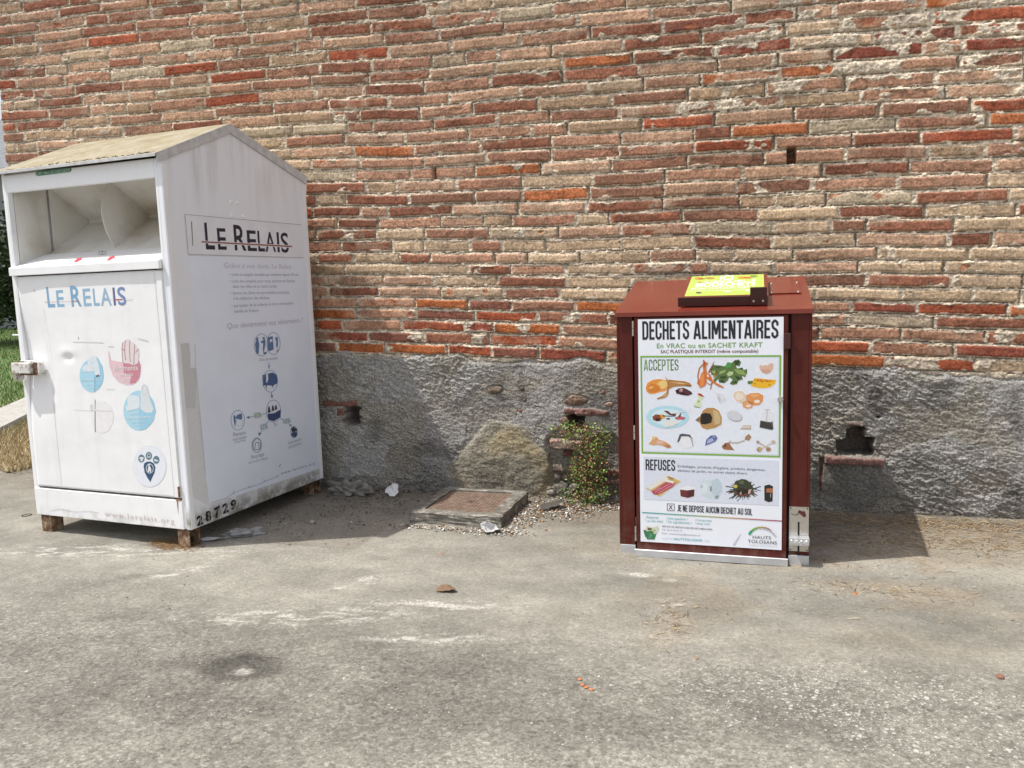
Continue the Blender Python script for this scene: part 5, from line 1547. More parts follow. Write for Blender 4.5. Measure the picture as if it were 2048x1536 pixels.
    for k in range(70):
        a = rr.uniform(0, 6.283); r0 = rr.uniform(20, 80); r1 = r0 + rr.uniform(30, 90)
        x, y = 1245 + 1.1 * r0 * math.cos(a), 368 + .55 * r0 * math.sin(a)
        B.line(R, [(x, y), (1245 + 1.15 * r1 * math.cos(a + rr.uniform(-.3, .3)), 372 + .70 * r1 * math.sin(a + rr.uniform(-.3, .3)))], rr.uniform(4, 8), rr.choice([(.02, .02, .018), (.05, .055, .03), (.09, .085, .06), (.03, .045, .02)]), 3)
    B.blob(R, 1245, 345, 88, 68, (0.04, 0.05, 0.028), 4, wob=.2); B.blob(R, 1240, 395, 90, 38, (0.12, 0.06, 0.045), 4, wob=.25); B.poly(R, [(1290, 370), (1320, 362), (1300, 410), (1285, 405)], (0.60, 0.40, 0.35), 5); B.poly(R, [(1205, 400), (1225, 385), (1222, 420)], (0.55, 0.36, 0.32), 5); B.blob(R, 1170, 338, 16, 16, (0.62, 0.52, 0.06), 5); B.blob(R, 1225, 300, 26, 16, (0.10, 0.13, 0.06), 5)
    pic[0] += 1; R = 'refused_picture#%d' % pic[0]
    B.poly(R, [(1428, 328), (1480, 314), (1524, 332), (1522, 484), (1476, 492), (1430, 474)], (0.80, 0.80, 0.82), 2); B.poly(R, [(1436, 332), (1480, 320), (1517, 336), (1514, 478), (1475, 486), (1437, 469)], (0.018, 0.018, 0.024), 3); B.poly(R, [(1455, 358), (1517, 356), (1515, 398), (1454, 394)], (0.40, 0.16, 0.06), 4); B.line(R, [(1496, 405), (1494, 440)], 5, (.5, .5, .5), 4)
    # no litter line
    B.block('small_lettering', 'JE NE DEPOSE AUCUN DECHET AU SOL', 626, 569, 1324, 607, 510, BK, 0.13, 2)
    pts = [(533, 500), (598, 503), (598, 566), (533, 562), (533, 500)]
    B.line('small_lettering', pts, 5, (0.06, 0.06, 0.08), 2); B.text('small_lettering', 'X', 546, 550, 584, 553, 512, DR, 0.02, 2)
    # rainbow rule
    stops = [(298, 581, (.05, .36, .38)), (560, 597, (.08, .42, .30)), (820, 613, (.28, .40, .10)), (1060, 628, (.55, .34, .10)), (1300, 643, (.50, .10, .10)), (1600, 661, (.34, .02, .12))]
    for (a, b_, c), (d_, e, f) in zip(stops, stops[1:]):
        for k in range(4):
            p, r = k / 4, (k + 1) / 4
            B.line('rainbow_rule', [(a + (d_ - a) * p, b_ + (e - b_) * p), (a + (d_ - a) * r, b_ + (e - b_) * r)], 9, tuple(round(c[i] + (f[i] - c[i]) * p, 2) for i in range(3)), 2)
    TE = (0.20, 0.48, 0.50)
    for tx, xa, ya, xb, yb, yt in (('Réserver', 345, 636, 455, 640, 612), ('un bio-seau', 345, 668, 493, 673, 646), ('Une question ?', 540, 645, 726, 655, 622), ('Un signalement ?', 540, 677, 760, 690, 655), ('Composter', 806, 660, 950, 668, 640), ('chez moi', 806, 692, 928, 698, 672)):
        B.text('small_lettering', tx, xa, ya, xb, yb, yt, TE, 0.006, 2)
    for x, ya, yb in ((333, 612, 664), (528, 622, 676), (797, 640, 692)): B.line('small_lettering', [(x, ya), (x, yb)], 3, (0.45, 0.62, 0.66), 2)
    B.text('small_lettering', 'SERVICE DE GESTION DES DÉCHETS MÉNAGERS', 485, 716, 952, 747, 702, (0.14, 0.14, 0.16), 0.012, 2)
    B.text('small_lettering', 'Tél : 05 61 82 63 74', 485, 748, 670, 760, 733, (0.3, 0.3, 0.34), 0, 2); B.text('small_lettering', 'Email : contactmenage@hautstolosans.fr', 485, 781, 845, 803, 767, (0.3, 0.3, 0.34), 0, 2)
    B.text('small_lettering', 'WWW.', 485, 832, 588, 836, 814, (0.56, 0.70, 0.75), 0.01, 2, 0, 1.2); B.text('small_lettering', 'HAUTSTOLOSANS', 594, 837, 858, 852, 816, (0.12, 0.42, 0.50), 0.02, 2, 0, 1.2); B.text('small_lettering', '.FR', 866, 853, 930, 857, 835, (0.56, 0.70, 0.75), 0.01, 2, 0, 1.2)
    # small green caddy of peelings
    B.poly('caddy_picture', [(318, 745), (345, 832), (415, 832), (440, 745), (400, 735)], (0.045, 0.20, 0.085), 2); B.poly('caddy_picture', [(318, 745), (336, 810), (330, 812), (312, 750)], (0.06, 0.07, 0.06), 3); B.poly('caddy_picture', [(325, 742), (340, 706), (400, 722), (445, 704), (455, 728), (430, 775), (410, 785), (395, 750), (345, 756)], (0.66, 0.66, 0.52), 3); B.poly('caddy_picture', [(350, 722), (395, 728), (380, 748), (350, 745)], (0.12, 0.14, 0.06), 4); B.poly('caddy_picture', [(400, 735), (425, 742), (415, 775), (402, 765)], (0.42, 0.48, 0.18), 4); B.poly('caddy_picture', [(370, 770), (400, 790), (380, 825), (355, 825)], (0.09, 0.30, 0.14), 3)
    # slanting grey corner and emblem
    B.poly('grey_corner', [(1140, 886), (1208, 790), (1225, 774), (1160, 888)], (0.56, 0.58, 0.64), 2)

    def arc(pts, w0, w1, cols, layer):
        n = len(pts) - 1
        for i in range(n):
            wd_ = w0 + (w1 - w0) * i / n
            B.line('emblem', [pts[i], (pts[i + 1][0] + .25 * (pts[i + 1][0] - pts[i][0]), pts[i + 1][1] + .25 * (pts[i + 1][1] - pts[i][1]))], wd_, cols[min(i * len(cols) // n, len(cols) - 1)], layer)
    P_ = [(1294, 788), (1310, 764), (1332, 744), (1358, 730), (1386, 722), (1416, 720), (1446, 723), (1474, 732), (1498, 745)]
    arc(P_, 24, 5, [(.03, .38, .22), (.12, .44, .12), (.22, .46, .09), (.36, .44, .07), (.46, .38, .08), (.50, .28, .10), (.46, .18, .12), (.42, .14, .13)], 3)
    P2 = [(1395, 736), (1430, 736), (1465, 744), (1495, 758), (1520, 778), (1540, 802)]
    arc(P2, 6, 20, [(.55, .56, .60)], 2)
    B.text('small_lettering', 'HAUTS', 1328, 823, 1498, 832, 795, (0.11, 0.11, 0.12), 0.006, 3, 0, 1.05); B.text('small_lettering', 'TOLOSANS', 1283, 862, 1553, 879, 833, (0.11, 0.11, 0.12), 0.006, 3, 0, 1.05); B.text('small_lettering', 'COMMUNAUTÉ DE COMMUNES', 1285, 888, 1553, 903, 878, (0.55, 0.56, 0.60), 0, 3)
    B.flush()
    return root


food_bin()

# ------------------------------------------------------------------ inspection chamber by the wall
def inspection_chamber():
    x0, x1, y0, y1 = -1.815, -1.280, -0.672, -0.120
    a0, a1, b0, b1 = -1.752, -1.352, -0.604, -0.172
    root = thing('inspection_chamber', 'rusty tread plate cover set in a raised square concrete frame', 'manhole', (0, 0, 0), 0)
    fr = MB()
    for bx in ((x0, x1, y0, b0), (x0, x1, b1, y1), (x0, a0, b0, b1), (a1, x1, b0, b1)):
        fr.box(*bx, -0.03, 0.066, 0.0)
    bmesh.ops.remove_doubles(fr.bm, verts=fr.bm.verts, dist=0.0005)
    bmesh.ops.subdivide_edges(fr.bm, edges=[e for e in fr.bm.edges], cuts=11, use_grid_fill=True)
    rr = random.Random(2)
    for v in fr.bm.verts:
        out = (v.co.x < x0 + .01) or (v.co.x > x1 - .01) or (v.co.y < y0 + .01)
        if v.co.z > 0.06:
            v.co.z += rr.uniform(-0.003, 0.002) - (0.007 * rr.random() if out else 0)
        if out and v.co.z > -0.02:
            v.co.x += rr.uniform(-0.0035, 0.0035); v.co.y += rr.uniform(-0.0035, 0.0035)
    fr.build('concrete_frame', M_CONC, root)
    cv = MB()
    cv.box(a0 + 0.004, a1 - 0.004, b0 + 0.004, b1 - 0.004, 0.045, 0.058, 0.001)
    n = 0
    sx, sy = 0.0215, 0.0205
    nx, ny = int((a1 - a0 - .03) / sx), int((b1 - b0 - .03) / sy)
    for i in range(nx):
        for j in range(ny):
            cx, cy = a0 + 0.022 + i * sx, b0 + 0.022 + j * sy
            if abs(cx - (a0 + a1) / 2) < 0.026 and abs(cy - (b0 + b1) / 2) < 0.026: continue
            an = math.radians(45 if (i + j) % 2 else -45)
            c, t = math.cos(an), math.sin(an)
            l, q = 0.0085, 0.0028
            P = [(cx + c * u - t * v, cy + t * u + c * v) for u, v in ((-l, -q * .3), (-l * .4, -q), (l * .4, -q), (l, -q * .3), (l, q * .3), (l * .4, q), (-l * .4, q), (-l, q * .3))]
            lo = [cv.bm.verts.new((px, py, 0.0578)) for px, py in P]
            hi = [cv.bm.verts.new((cx + (px - cx) * .7, cy + (py - cy) * .7, 0.0605)) for px, py in P]
            cv.bm.faces.new(hi)
            for k in range(8): cv.bm.faces.new((lo[k], lo[(k + 1) % 8], hi[(k + 1) % 8], hi[k]))
    cover = cv.build('cover_plate', M_COVER, root)
    mx, my = (a0 + a1) / 2, (b0 + b1) / 2
    k = MB()
    for q in ((mx - .022, mx + .022, my - .022, my - .019), (mx - .022, mx + .022, my + .019, my + .022), (mx - .022, mx - .0191, my - .0189, my + .0189), (mx + .0191, mx + .022, my - .0189, my + .0189)):
        k.box(*q, 0.0581, 0.0608, 0)
    k.build('key_frame', M_COVER, cover)
    MB().box(mx - 0.009, mx + 0.012, my - 0.008, my + 0.008, 0.0582, 0.0588, 0).build('key_hole', M_BLACK, cover)
    return root


inspection_chamber()


# ------------------------------------------------------------------ foliage helper: many small folded leaves
def leaf_cloud(pts, size, cols, rng, up=0.4, aspect=0.5):
    """pts (n,3); returns vertices, quads and colours of one folded leaf per point"""
    n = len(pts)
    d = rng.normal(size=(n, 3)); d[:, 2] = d[:, 2] * 0.6 + up
    d /= np.linalg.norm(d, axis=1, keepdims=True)
    s = rng.normal(size=(n, 3)); s -= d * (s * d).sum(1, keepdims=True)
    s /= np.linalg.norm(s, axis=1, keepdims=True)
    nn = np.cross(d, s)
    L = (size * rng.uniform(0.6, 1.25, n))[:, None]
    w_ = L * aspect
    a = pts
    t = pts + d * L
    m1 = pts + d * L * .5 + s * w_ * .5 + nn * L * .12
    m2 = pts + d * L * .5 - s * w_ * .5 + nn * L * .12
    co = np.stack([a, m1, t, m2], 1).reshape(-1, 3)
    q = np.arange(4 * n).reshape(n, 4)
    return co, q, np.repeat(cols, 4, axis=0)


def wall_plant():
    rng = np.random.default_rng(9)
    root = thing('wall_plant', 'bushy green and rust coloured weed growing out of a wall hole', 'plant', (-0.92, -0.06, 0.0))
    O = np.array([-0.92, -0.06, 0.0])
    blobs = [(-1.05, .435, .075, .045, 1), (-.985, .455, .05, .045, 1), (-.93, .44, .055, .04, .9), (-.86, .425, .055, .05, 1), (-.815, .405, .05, .05, 1), (-.90, .375, .10, .045, .55), (-1.02, .395, .07, .03, .3),
             (-.86, .335, .055, .06, .9), (-.845, .275, .05, .06, .9), (-.93, .29, .08, .06, .65), (-.97, .235, .065, .06, .7), (-.90, .22, .09, .06, .8), (-.84, .20, .05, .06, .9), (-.92, .155, .09, .05, .6), (-.99, .18, .04, .04, .7),
             (-.91, .10, .085, .05, .8), (-.95, .045, .08, .05, .75), (-1.02, .05, .05, .04, .9), (-.88, .03, .07, .04, .7), (-.795, .065, .035, .035, 1.0), (-.83, .10, .05, .05, .6), (-.93, .0, .07, .03, .6)]
    P, Cc = [], []
    Pr, Cr = [], []
    for cx, cz, rx, rz, g in blobs:
        n = int(5600 * rx * rz * 6)
        u = rng.normal(size=(n, 3)) * np.array([rx * .55, 0.026, rz * .55])
        y = -0.055 - abs(u[:, 1]) * 1.6 - 0.05 * (1 - cz / .45)
        p = np.stack([cx + u[:, 0], y, cz + u[:, 2]], 1)
        p[:, 2] = np.maximum(p[:, 2], 0.004)
        red = rng.random(n) > 0.20 + 0.48 * g
        tone = rng.uniform(0.7, 1.7, (n, 1))
        gcol = np.where(rng.random((n, 1)) < 0.3, np.array([[0.24, 0.32, 0.08]]), np.array([[0.105, 0.18, 0.045]])) * tone
        rcol = np.where(rng.random((n, 1)) < 0.4, np.array([[0.46, 0.27, 0.15]]), np.array([[0.33, 0.15, 0.08]])) * tone
        P.append(p[~red]); Cc.append(gcol[~red]); Pr.append(p[red]); Cr.append(rcol[red])
    co, q, c = leaf_cloud(np.concatenate(P) - O, 0.020, np.concatenate(Cc), rng, 0.5, 0.55)
    np_mesh('foliage', co, q, M_LEAF, root, c, smooth=False)
    co, q, c = leaf_cloud(np.concatenate(Pr) - O, 0.015, np.concatenate(Cr), rng, 0.2, 0.5)
    np_mesh('rusty_leaves', co, q, M_BITS, root, c, smooth=False)
    st = MB()
    rr = random.Random(4)
    for k in range(70):
        cx, cz, rx, rz, g = rr.choice(blobs)
        x0 = rr.uniform(-1.0, -.9); z0 = rr.uniform(.40, .45) if cz > .2 and rr.random() < .7 else rr.uniform(0.0, .05)
        y0 = 0.01 if z0 > .3 else -.08
        p = []
        for i in range(6):
            q_ = i / 5
            p.append((x0 + (cx - x0) * q_ + rr.uniform(-.008, .008) - O[0], y0 + (-.10 - y0) * q_ + rr.uniform(-.006, .006) - .02 * math.sin(q_ * 3.1) - O[1], z0 + (cz - z0) * q_ + .02 * math.sin(q_ * 3.1)))
        st.tube(p, [0.0022 - 0.0013 * i / 5 for i in range(6)], 5)
    st.build('stem', plain('reddish_stem', (0.22, 0.11, 0.06), 0.8, 0, 0.2, 60), root)


wall_plant()


# ------------------------------------------------------------------ litter that lies about
def crumple(name, label, cat, loc, sx, sy, hz, col, seed, folds=9, rough=0.7, stand=0.0, group=None, rot=0.0, alpha=1.0, spec=0.4):
    rr = np.random.default_rng(seed)
    n = 30
    gx, gy = np.meshgrid(np.linspace(-.5, .5, n), np.linspace(-.5, .5, n), indexing='ij')
    X, Y = gx * sx, gy * sy
    Z = np.zeros_like(X)
    for k in range(folds):
        a = rr.uniform(0, 6.283); o = rr.uniform(-.35, .35)
        Z += rr.uniform(.25, 1) * np.abs(gx * math.cos(a) + gy * math.sin(a) - o) * rr.choice([-1, 1])
    Z = (Z - Z.min()) / (Z.max() - Z.min()) * hz
    edge = 1 + .28 * (vn(np.arctan2(gy, gx) * 2.2, np.hypot(gx, gy) * 1.5, seed) - .5)
    X, Y = X * edge, Y * edge
    X = X + 0.12 * sx * (vn(gx * 7, gy * 7, seed + 3) - .5); Y = Y + 0.12 * sy * (vn(gx * 7, gy * 7, seed + 5) - .5)
    co = np.stack([X, Y, Z + 0.002], -1).reshape(-1, 3)
    if stand:
        c, s = math.cos(stand), math.sin(stand)
        y, z = co[:, 1].copy(), co[:, 2].copy()
        co[:, 1] = y * c - z * s; co[:, 2] = y * s + z * c
        co[:, 2] -= co[:, 2].min() - 0.001
    q = grid_quads(n, n)
    keep = (np.hypot(gx, gy) < 0.56 + .12 * (vn(gx * 4, gy * 4, seed + 9) - .5)).reshape(-1)[q].all(1)
    t = NT(name + '_sheet')
    f = t.noise(50, 4)
    c = t.mix(1.0, col, t.ramp(f, [(0.3, 0.8), (0.7, 1.1)]), 'MULTIPLY')
    m = t.fin(c, rough, 0, spec)
    t.b.inputs['Alpha'].default_value = alpha
    o = np_mesh(name, co, q[keep], m, None, smooth=False)
    sol = o.modifiers.new('s', 'SOLIDIFY'); sol.thickness = 0.0007
    o.location = loc; o.rotation_euler = (0, 0, rot)
    return tag(o, label, cat, group)


def lump(name, label, cat, loc, rx, ry, rz, col, seed, rot=0.0, rough=0.5):
    """a crushed hollow thing: a ball folded along many ridges"""
    b = bmesh.new()
    bmesh.ops.create_icosphere(b, subdivisions=5, radius=1)
    rr = random.Random(seed)
    planes = [(Vector((rr.gauss(0, 1), rr.gauss(0, 1), rr.gauss(0, 1))).normalized(), rr.uniform(-.5, .6), rr.uniform(.12, .4)) for _ in range(26)]
    for v in b.verts:
        p = v.co.copy(); k = 1.0
        for n, o, a in planes:
            k -= a * max(0.0, 0.22 - abs(p.dot(n) - o)) / 0.22 * .42
        k *= 1.15 + .5 * (float(vn(p.x * 1.6 + seed, p.y * 1.6 + p.z, seed)) - .5)
        v.co = Vector((p.x * k * rx, p.y * k * ry, max(p.z * k * rz, -rz * .35) + rz * .35))
    m = MB(); m._merge(b)
    o = m.build(name, plain(name + '_plastic', col, rough, 0, 0.35, 26), None, False)
    o.location = loc; o.rotation_euler = (0, 0, rot)
    return tag(o, label, cat)


crumple('crumpled_paper', 'torn white paper scrap lying in the shade at the foot of the wall', 'litter', (-2.165, -0.13, 0.002), 0.085, 0.09, 0.045, (0.74, 0.74, 0.74), 3, 9, 0.7, 0.75, None, 0.2)
crumple('crumpled_paper', 'crumpled white tissue in front of the concrete frame corner', 'litter', (-1.318, -0.735, 0.001), 0.09, 0.07, 0.06, (0.56, 0.56, 0.56), 8, 16, 0.7, 0.6, None, 0.3)
lump('plastic_bag', 'grey crumpled plastic bag against the wall behind the white clothing bank', 'litter', (-2.46, -0.165, 0.0), 0.165, 0.075, 0.085, (0.24, 0.225, 0.195), 12)
lump('plastic_film', 'crushed grey plastic wrapper beside the rusty leg of the clothing bank', 'litter', (-2.62, -1.05, 0.0), 0.12, 0.05, 0.035, (0.26, 0.26, 0.255), 21, 0.5, 0.25)
crumple('plastic_strip', 'folded pale plastic strip poking out from under the clothing bank', 'litter', (-2.73, -1.17, 0.001), 0.12, 0.03, 0.02, (0.55, 0.56, 0.58), 27, 5, 0.35, 0.0, None, 0.3, 0.95, 0.6)
crumple('dry_leaf', 'dry curled brown leaf alone on the open concrete', 'leaf', (-1.245, -1.574, 0.001), 0.080, 0.048, 0.020, (0.20, 0.125, 0.075), 33, 14, 0.9, 0.0, None, 0.1)
crumple('broken_tile', 'dark curved roof tile shard between the concrete frame and the plant', 'tile shard', (-1.095, -0.255, 0.002), 0.13, 0.085, 0.045, (0.075, 0.068, 0.06), 38, 4, 0.9, 0.15, None, 0.3)


def pebble(name, label, cat, x, y, r, col, seed, group=None, flat=0.7):
    b = bmesh.new()
    bmesh.ops.create_icosphere(b, subdivisions=3, radius=1)
    rr = random.Random(seed)
    off = rr.uniform(0, 50)
    for v in b.verts:
        k = 1 + .35 * (float(vn(v.co.x * 1.7 + off, v.co.y * 1.7 + v.co.z * 1.3, seed)) - .5)
        v.co = Vector((v.co.x * r * k * 1.25, v.co.y * r * k, (v.co.z * k * flat + flat * .8) * r))
    m = MB(); m._merge(b)
    o = m.build(name, plain(name + '_%d' % seed, col, 0.85, 0, 0.25, 120), None, True)
    o.location = (x, y, 0); o.rotation_euler = (0, 0, rr.uniform(0, 3))
    return tag(o, label, cat, group)


pebble('pebble', 'brown acorn sized pebble on the open concrete at far right', 'pebble', 0.771, -1.896, 0.011, (0.25, 0.125, 0.08), 3)
pebble('pebble', 'grey pebble in the shadow of the clothing bank', 'pebble', -2.36, -0.78, 0.016, (0.36, 0.34, 0.31), 6)
for k, (x, y, lab) in enumerate(((0.416, -1.263, 'orange crumb on the concrete to the right of the red bin'), (-0.17, -1.97, 'faint orange crumb on the concrete straight below the red bin'), (-1.445, -1.12, 'tiny red crumb on the concrete below the concrete frame'))):
    pebble('orange_crumb', lab, 'crumb', x, y, (0.009, 0.005, 0.006)[k], (0.55, 0.19, 0.06), 10 + k, 'loose orange crumbs', 0.5)
for k, (x, y) in enumerate(((-0.530, -2.205), (-0.515, -2.240), (-0.500, -2.252), (-0.482, -2.262))):
    pebble('orange_crumb', 'one of four orange crumbs in a short row on the foreground concrete', 'crumb', x, y, 0.0065, (0.55, 0.20, 0.08), 20 + k, 'row of orange crumbs', 0.5)
rg = bpy.data.objects.new('rubber_ring', None)
COL.objects.link(rg)
bpy.data.objects.remove(rg)
tb_ = MB()
tb_.tube([(0.026 * math.cos(a * .3307), 0.026 * math.sin(a * .3307), 0.003) for a in range(20)], 0.0027, 6)
ro = tb_.build('rubber_ring', M_BLACK, None, True)
ro.location = (-4.22, -0.96, 0.001)
tag(ro, 'small thin black ring on the concrete left of the clothing bank', 'ring')


# scattered small litter: far too many bits to count
def flakes(name, regions, cols, smin, smax, seed, label=None, cat=None, long_=1.0, zmax=0.010):
    rng = np.random.default_rng(seed)
    P, S, Cc = [], [], []
    for (cx, cy, rx, ry, n, *g) in regions:
        u = rng.normal(size=(n, 2)) * .55 if not g else rng.uniform(-1, 1, (n, 2))
        P.append(np.stack([cx + u[:, 0] * rx, cy + u[:, 1] * ry], 1))
    P = np.concatenate(P); n = len(P)
    inside = (P[:, 0] > -1.825) & (P[:, 0] < -1.27) & (P[:, 1] > -0.685) & (P[:, 1] < -0.11)
    inbin = (P[:, 0] > -0.61) & (P[:, 0] < 0.275) & (P[:, 1] > -1.0) & (P[:, 1] < -0.24)
    P = P[~inside & ~inbin & (P[:, 1] < -0.012)]; n = len(P)
    s = rng.uniform(smin, smax, n) * rng.uniform(.5, 1, n)
    ang = rng.uniform(0, 6.283, n)
    ex = np.stack([np.cos(ang), np.sin(ang), rng.normal(0, .22, n)], 1)
    ey = np.stack([-np.sin(ang), np.cos(ang), rng.normal(0, .3, n)], 1) / long_
    z = rng.uniform(0.002, zmax, n)
    c0 = np.concatenate([P, z[:, None]], 1)
    k = []
    for u, v in ((-1, -.7), (.8, -1), (1, .8), (-.8, 1)):
        k.append(c0 + ex * (s * u * rng.uniform(.6, 1, n))[:, None] * .5 + ey * (s * v * rng.uniform(.6, 1, n))[:, None] * .5)
    co = np.stack(k, 1).reshape(-1, 3)
    co[:, 2] = np.maximum(co[:, 2], 0.0015)
    cc = np.array(cols)[rng.integers(0, len(cols), n)] * rng.uniform(.7, 1.2, (n, 1))
    o = np_mesh(name, co, np.arange(4 * n).reshape(n, 4), M_BITS, None, np.repeat(cc, 4, 0), smooth=False)
    sol = o.modifiers.new('s', 'SOLIDIFY'); sol.thickness = 0.0012
    return tag(o, label, cat, None, 'stuff')


WB = [(.72, .71, .68), (.66, .65, .60), (.30, .19, .10), (.22, .13, .07), (.38, .24, .14), (.12, .10, .08), (.40, .37, .32)]
flakes('litter', [(-1.53, -0.74, .34, .05, 420), (-1.25, -0.72, .12, .07, 160), (-1.20, -0.40, .10, .30, 500), (-1.02, -0.22, .20, .16, 750), (-0.85, -0.16, .24, .10, 420), (-1.0, -.40, .2, .12, 170), (-.72, -.14, .12, .08, 160)], WB, 0.006, 0.022, 4, 'white and brown flakes scattered round the concrete frame and plant', 'litter')
DB = [(.10, .085, .065), (.16, .13, .10), (.22, .17, .12), (.40, .38, .35), (.07, .06, .05), (.30, .27, .23)]
flakes('debris', [(-2.15, -.30, .40, .22, 420), (-2.45, -.75, .45, .35, 260), (-2.2, -.05, .35, .05, 320), (-1.2, -.03, .5, .025, 160), (-2.7, -.5, .4, .4, 160)], DB, 0.005, 0.018, 6, 'dark dirt and crumbs in the shade beside the clothing bank', 'debris')
flakes('grit', [(-1.0, -1.6, 1.6, .9, 260, 1), (-.9, -.98, .14, .08, 16), (.2, -1.5, .8, .5, 80, 1), (-2.6, -1.6, .8, .4, 60, 1)], [(.05, .045, .04), (.10, .08, .06), (.5, .48, .44), (.65, .63, .58), (.3, .2, .12)], 0.003, 0.010, 8, 'sparse dark and pale grit over the concrete', 'grit', 1.4, 0.004)


def straw(name, regions, cols, seed, label, cat, lmin=.02, lmax=.06):
    rng = np.random.default_rng(seed)
    P = []
    for (cx, cy, rx, ry, n) in regions:
        P.append(np.stack([cx + rng.normal(size=n) * rx, cy + rng.normal(size=n) * ry], 1))
    P = np.concatenate(P)
    P = P[(P[:, 1] < -0.02) & ~((P[:, 0] > -.61) & (P[:, 0] < .275) & (P[:, 1] > -1.0))]
    n = len(P)
    L = rng.uniform(lmin, lmax, n); a = rng.normal(0.0, .9, n)
    d = np.stack([np.cos(a), np.sin(a), rng.normal(0, .10, n)], 1); s = np.stack([-np.sin(a), np.cos(a), np.zeros(n)], 1)
    w_ = rng.uniform(.0008, .0018, n)[:, None]
    c0 = np.concatenate([P, rng.uniform(.003, .009, (n, 1))], 1)
    e = d * L[:, None] / 2
    co = np.stack([c0 - e - s * w_, c0 + e - s * w_, c0 + e + s * w_, c0 - e + s * w_], 1).reshape(-1, 3)
    co[:, 2] = np.maximum(co[:, 2], .0025)
    cc = np.array(cols)[rng.integers(0, len(cols), n)] * rng.uniform(.7, 1.25, (n, 1))
    o = np_mesh(name, co, np.arange(4 * n).reshape(n, 4), M_BITS, None, np.repeat(cc, 4, 0), smooth=False)
    return tag(o, label, cat, None, 'stuff')


SC_ = [(.40, .28, .14), (.30, .20, .10), (.20, .13, .07), (.50, .40, .24), (.13, .09, .06)]
straw('straw', [(.85, -.18, .45, .08, 1700), (1.15, -.50, .4, .08, 600), (.55, -.50, .35, .10, 350), (.6, -.85, .5, .12, 90), (.45, -1.2, .22, .05, 110), (-.27, -1.66, .05, .10, 60), (.7, -1.4, .5, .15, 40)], SC_, 3, 'dry straw swept along the wall foot right of the red bin', 'straw', .012, .045)
straw('dry_grass', [(-2.86, -1.285, .07, .03, 330), (-2.98, -1.24, .05, .03, 130)], [(.26, .15, .07), (.18, .11, .06), (.36, .25, .12)], 5, 'dry brown grass round the near rusty leg of the clothing bank', 'dry grass', .02, .07)


# ------------------------------------------------------------------ beyond the corner of the wall
def lawn():
    rng = np.random.default_rng(12)
    m = NT('soil_under_grass')
    f = m.noise(3, 5, .7)
    g = m.ramp(f, [(.35, (.08, .12, .035)), (.6, (.12, .16, .05)), (.75, (.20, .18, .09))])
    sx = m.n('ShaderNodeSeparateXYZ'); m.l(m.tc.outputs['Object'], sx.inputs[0])
    mr = m.n('ShaderNodeMapRange'); m.l(sx.outputs[0], mr.inputs[0])
    mr.inputs[1].default_value = -9.4; mr.inputs[2].default_value = -8.2
    g = m.mix(mr.outputs[0], g, m.ramp(m.noise(14, 5, .7), [(.35, (.20, .15, .09)), (.65, (.38, .31, .19))]))
    ms = m.fin(g, .95)
    pts = [(-5.45, -0.02), (-5.25, 0.62), (-5.25, 90), (-120, 90), (-120, 57), (-60, 27.0)]
    o = MB().prism([(x, y, 0.004) for x, y in pts], (0, 0, 0.014), 0).build('lawn', ms, None)
    tag(o, kind='structure')
    # blades: dry and straw coloured near the concrete, green beyond the path
    n = 60000
    t = rng.random(n) ** 1.8
    dist = np.where(np.arange(n) < 22000, rng.uniform(6.4, 10.5, n), 8.5 + t * 40)
    az = rng.uniform(-.10, .20, n)
    dirx, diry = -0.790, 0.613
    x = dist * (dirx * np.cos(az) - diry * np.sin(az)); y = -4.639 + dist * (dirx * np.sin(az) + diry * np.cos(az))
    ok = (y > -0.02 - 0.5 * (x + 5.45)) & (x < -5.3)
    u_, v_ = (x + 6.72) * -.557 + (y - .84) * .831, (x + 6.72) * -.831 - (y - .84) * .557
    ok &= ~((u_ > -.01) & (u_ < 4.3) & (v_ > -.02) & (v_ < .48))
    x, y, dist = x[ok], y[ok], dist[ok]; n = len(x)
    h = rng.uniform(.02, .06, n) * (1 + dist / 25); a = rng.uniform(0, 6.283, n)
    w_ = (.003 + dist * .00025)
    lean = rng.normal(0, .5, (n, 2)) * h[:, None]
    b0 = np.stack([x - np.cos(a) * w_, y - np.sin(a) * w_, np.full(n, .015)], 1); b1 = np.stack([x + np.cos(a) * w_, y + np.sin(a) * w_, np.full(n, .015)], 1)
    tp = np.stack([x + lean[:, 0], y + lean[:, 1], .015 + h], 1)
    tp2 = tp + np.stack([np.cos(a) * w_ * .3, np.sin(a) * w_ * .3, np.zeros(n)], 1)
    co = np.stack([b0, b1, tp2, tp], 1).reshape(-1, 3)
    dry = np.clip(1.15 - (dist - 8.4) / 2.6, .08, 1)
    isd = rng.random(n) < dry
    c = np.where(isd[:, None], np.array([[.44, .35, .20]]), np.array([[.105, .20, .035]])) * rng.uniform(.65, 1.3, (n, 1))
    o = np_mesh('grass', co, np.arange(4 * n).reshape(n, 4), M_LEAF, None, np.repeat(c, 4, 0), smooth=False)
    tag(o, 'short lawn grass beyond the wall corner, dry at its near edge', 'grass', None, 'stuff')
    # concrete path slab with a dark edge
    nx, ny = 0.83, 0.556
    p = [(-6.72, 0.84), (-9.12, 4.42), (-9.50, 4.16), (-7.10, 0.58)]
    sl = MB().prism([(a_, b_, 0.0) for a_, b_ in p], (0, 0, 0.085), 0.006).build('path', plain('pale_path_concrete', (.42, .40, .36), .95, 0, .3, 18), None)
    tag(sl, kind='structure')


lawn()


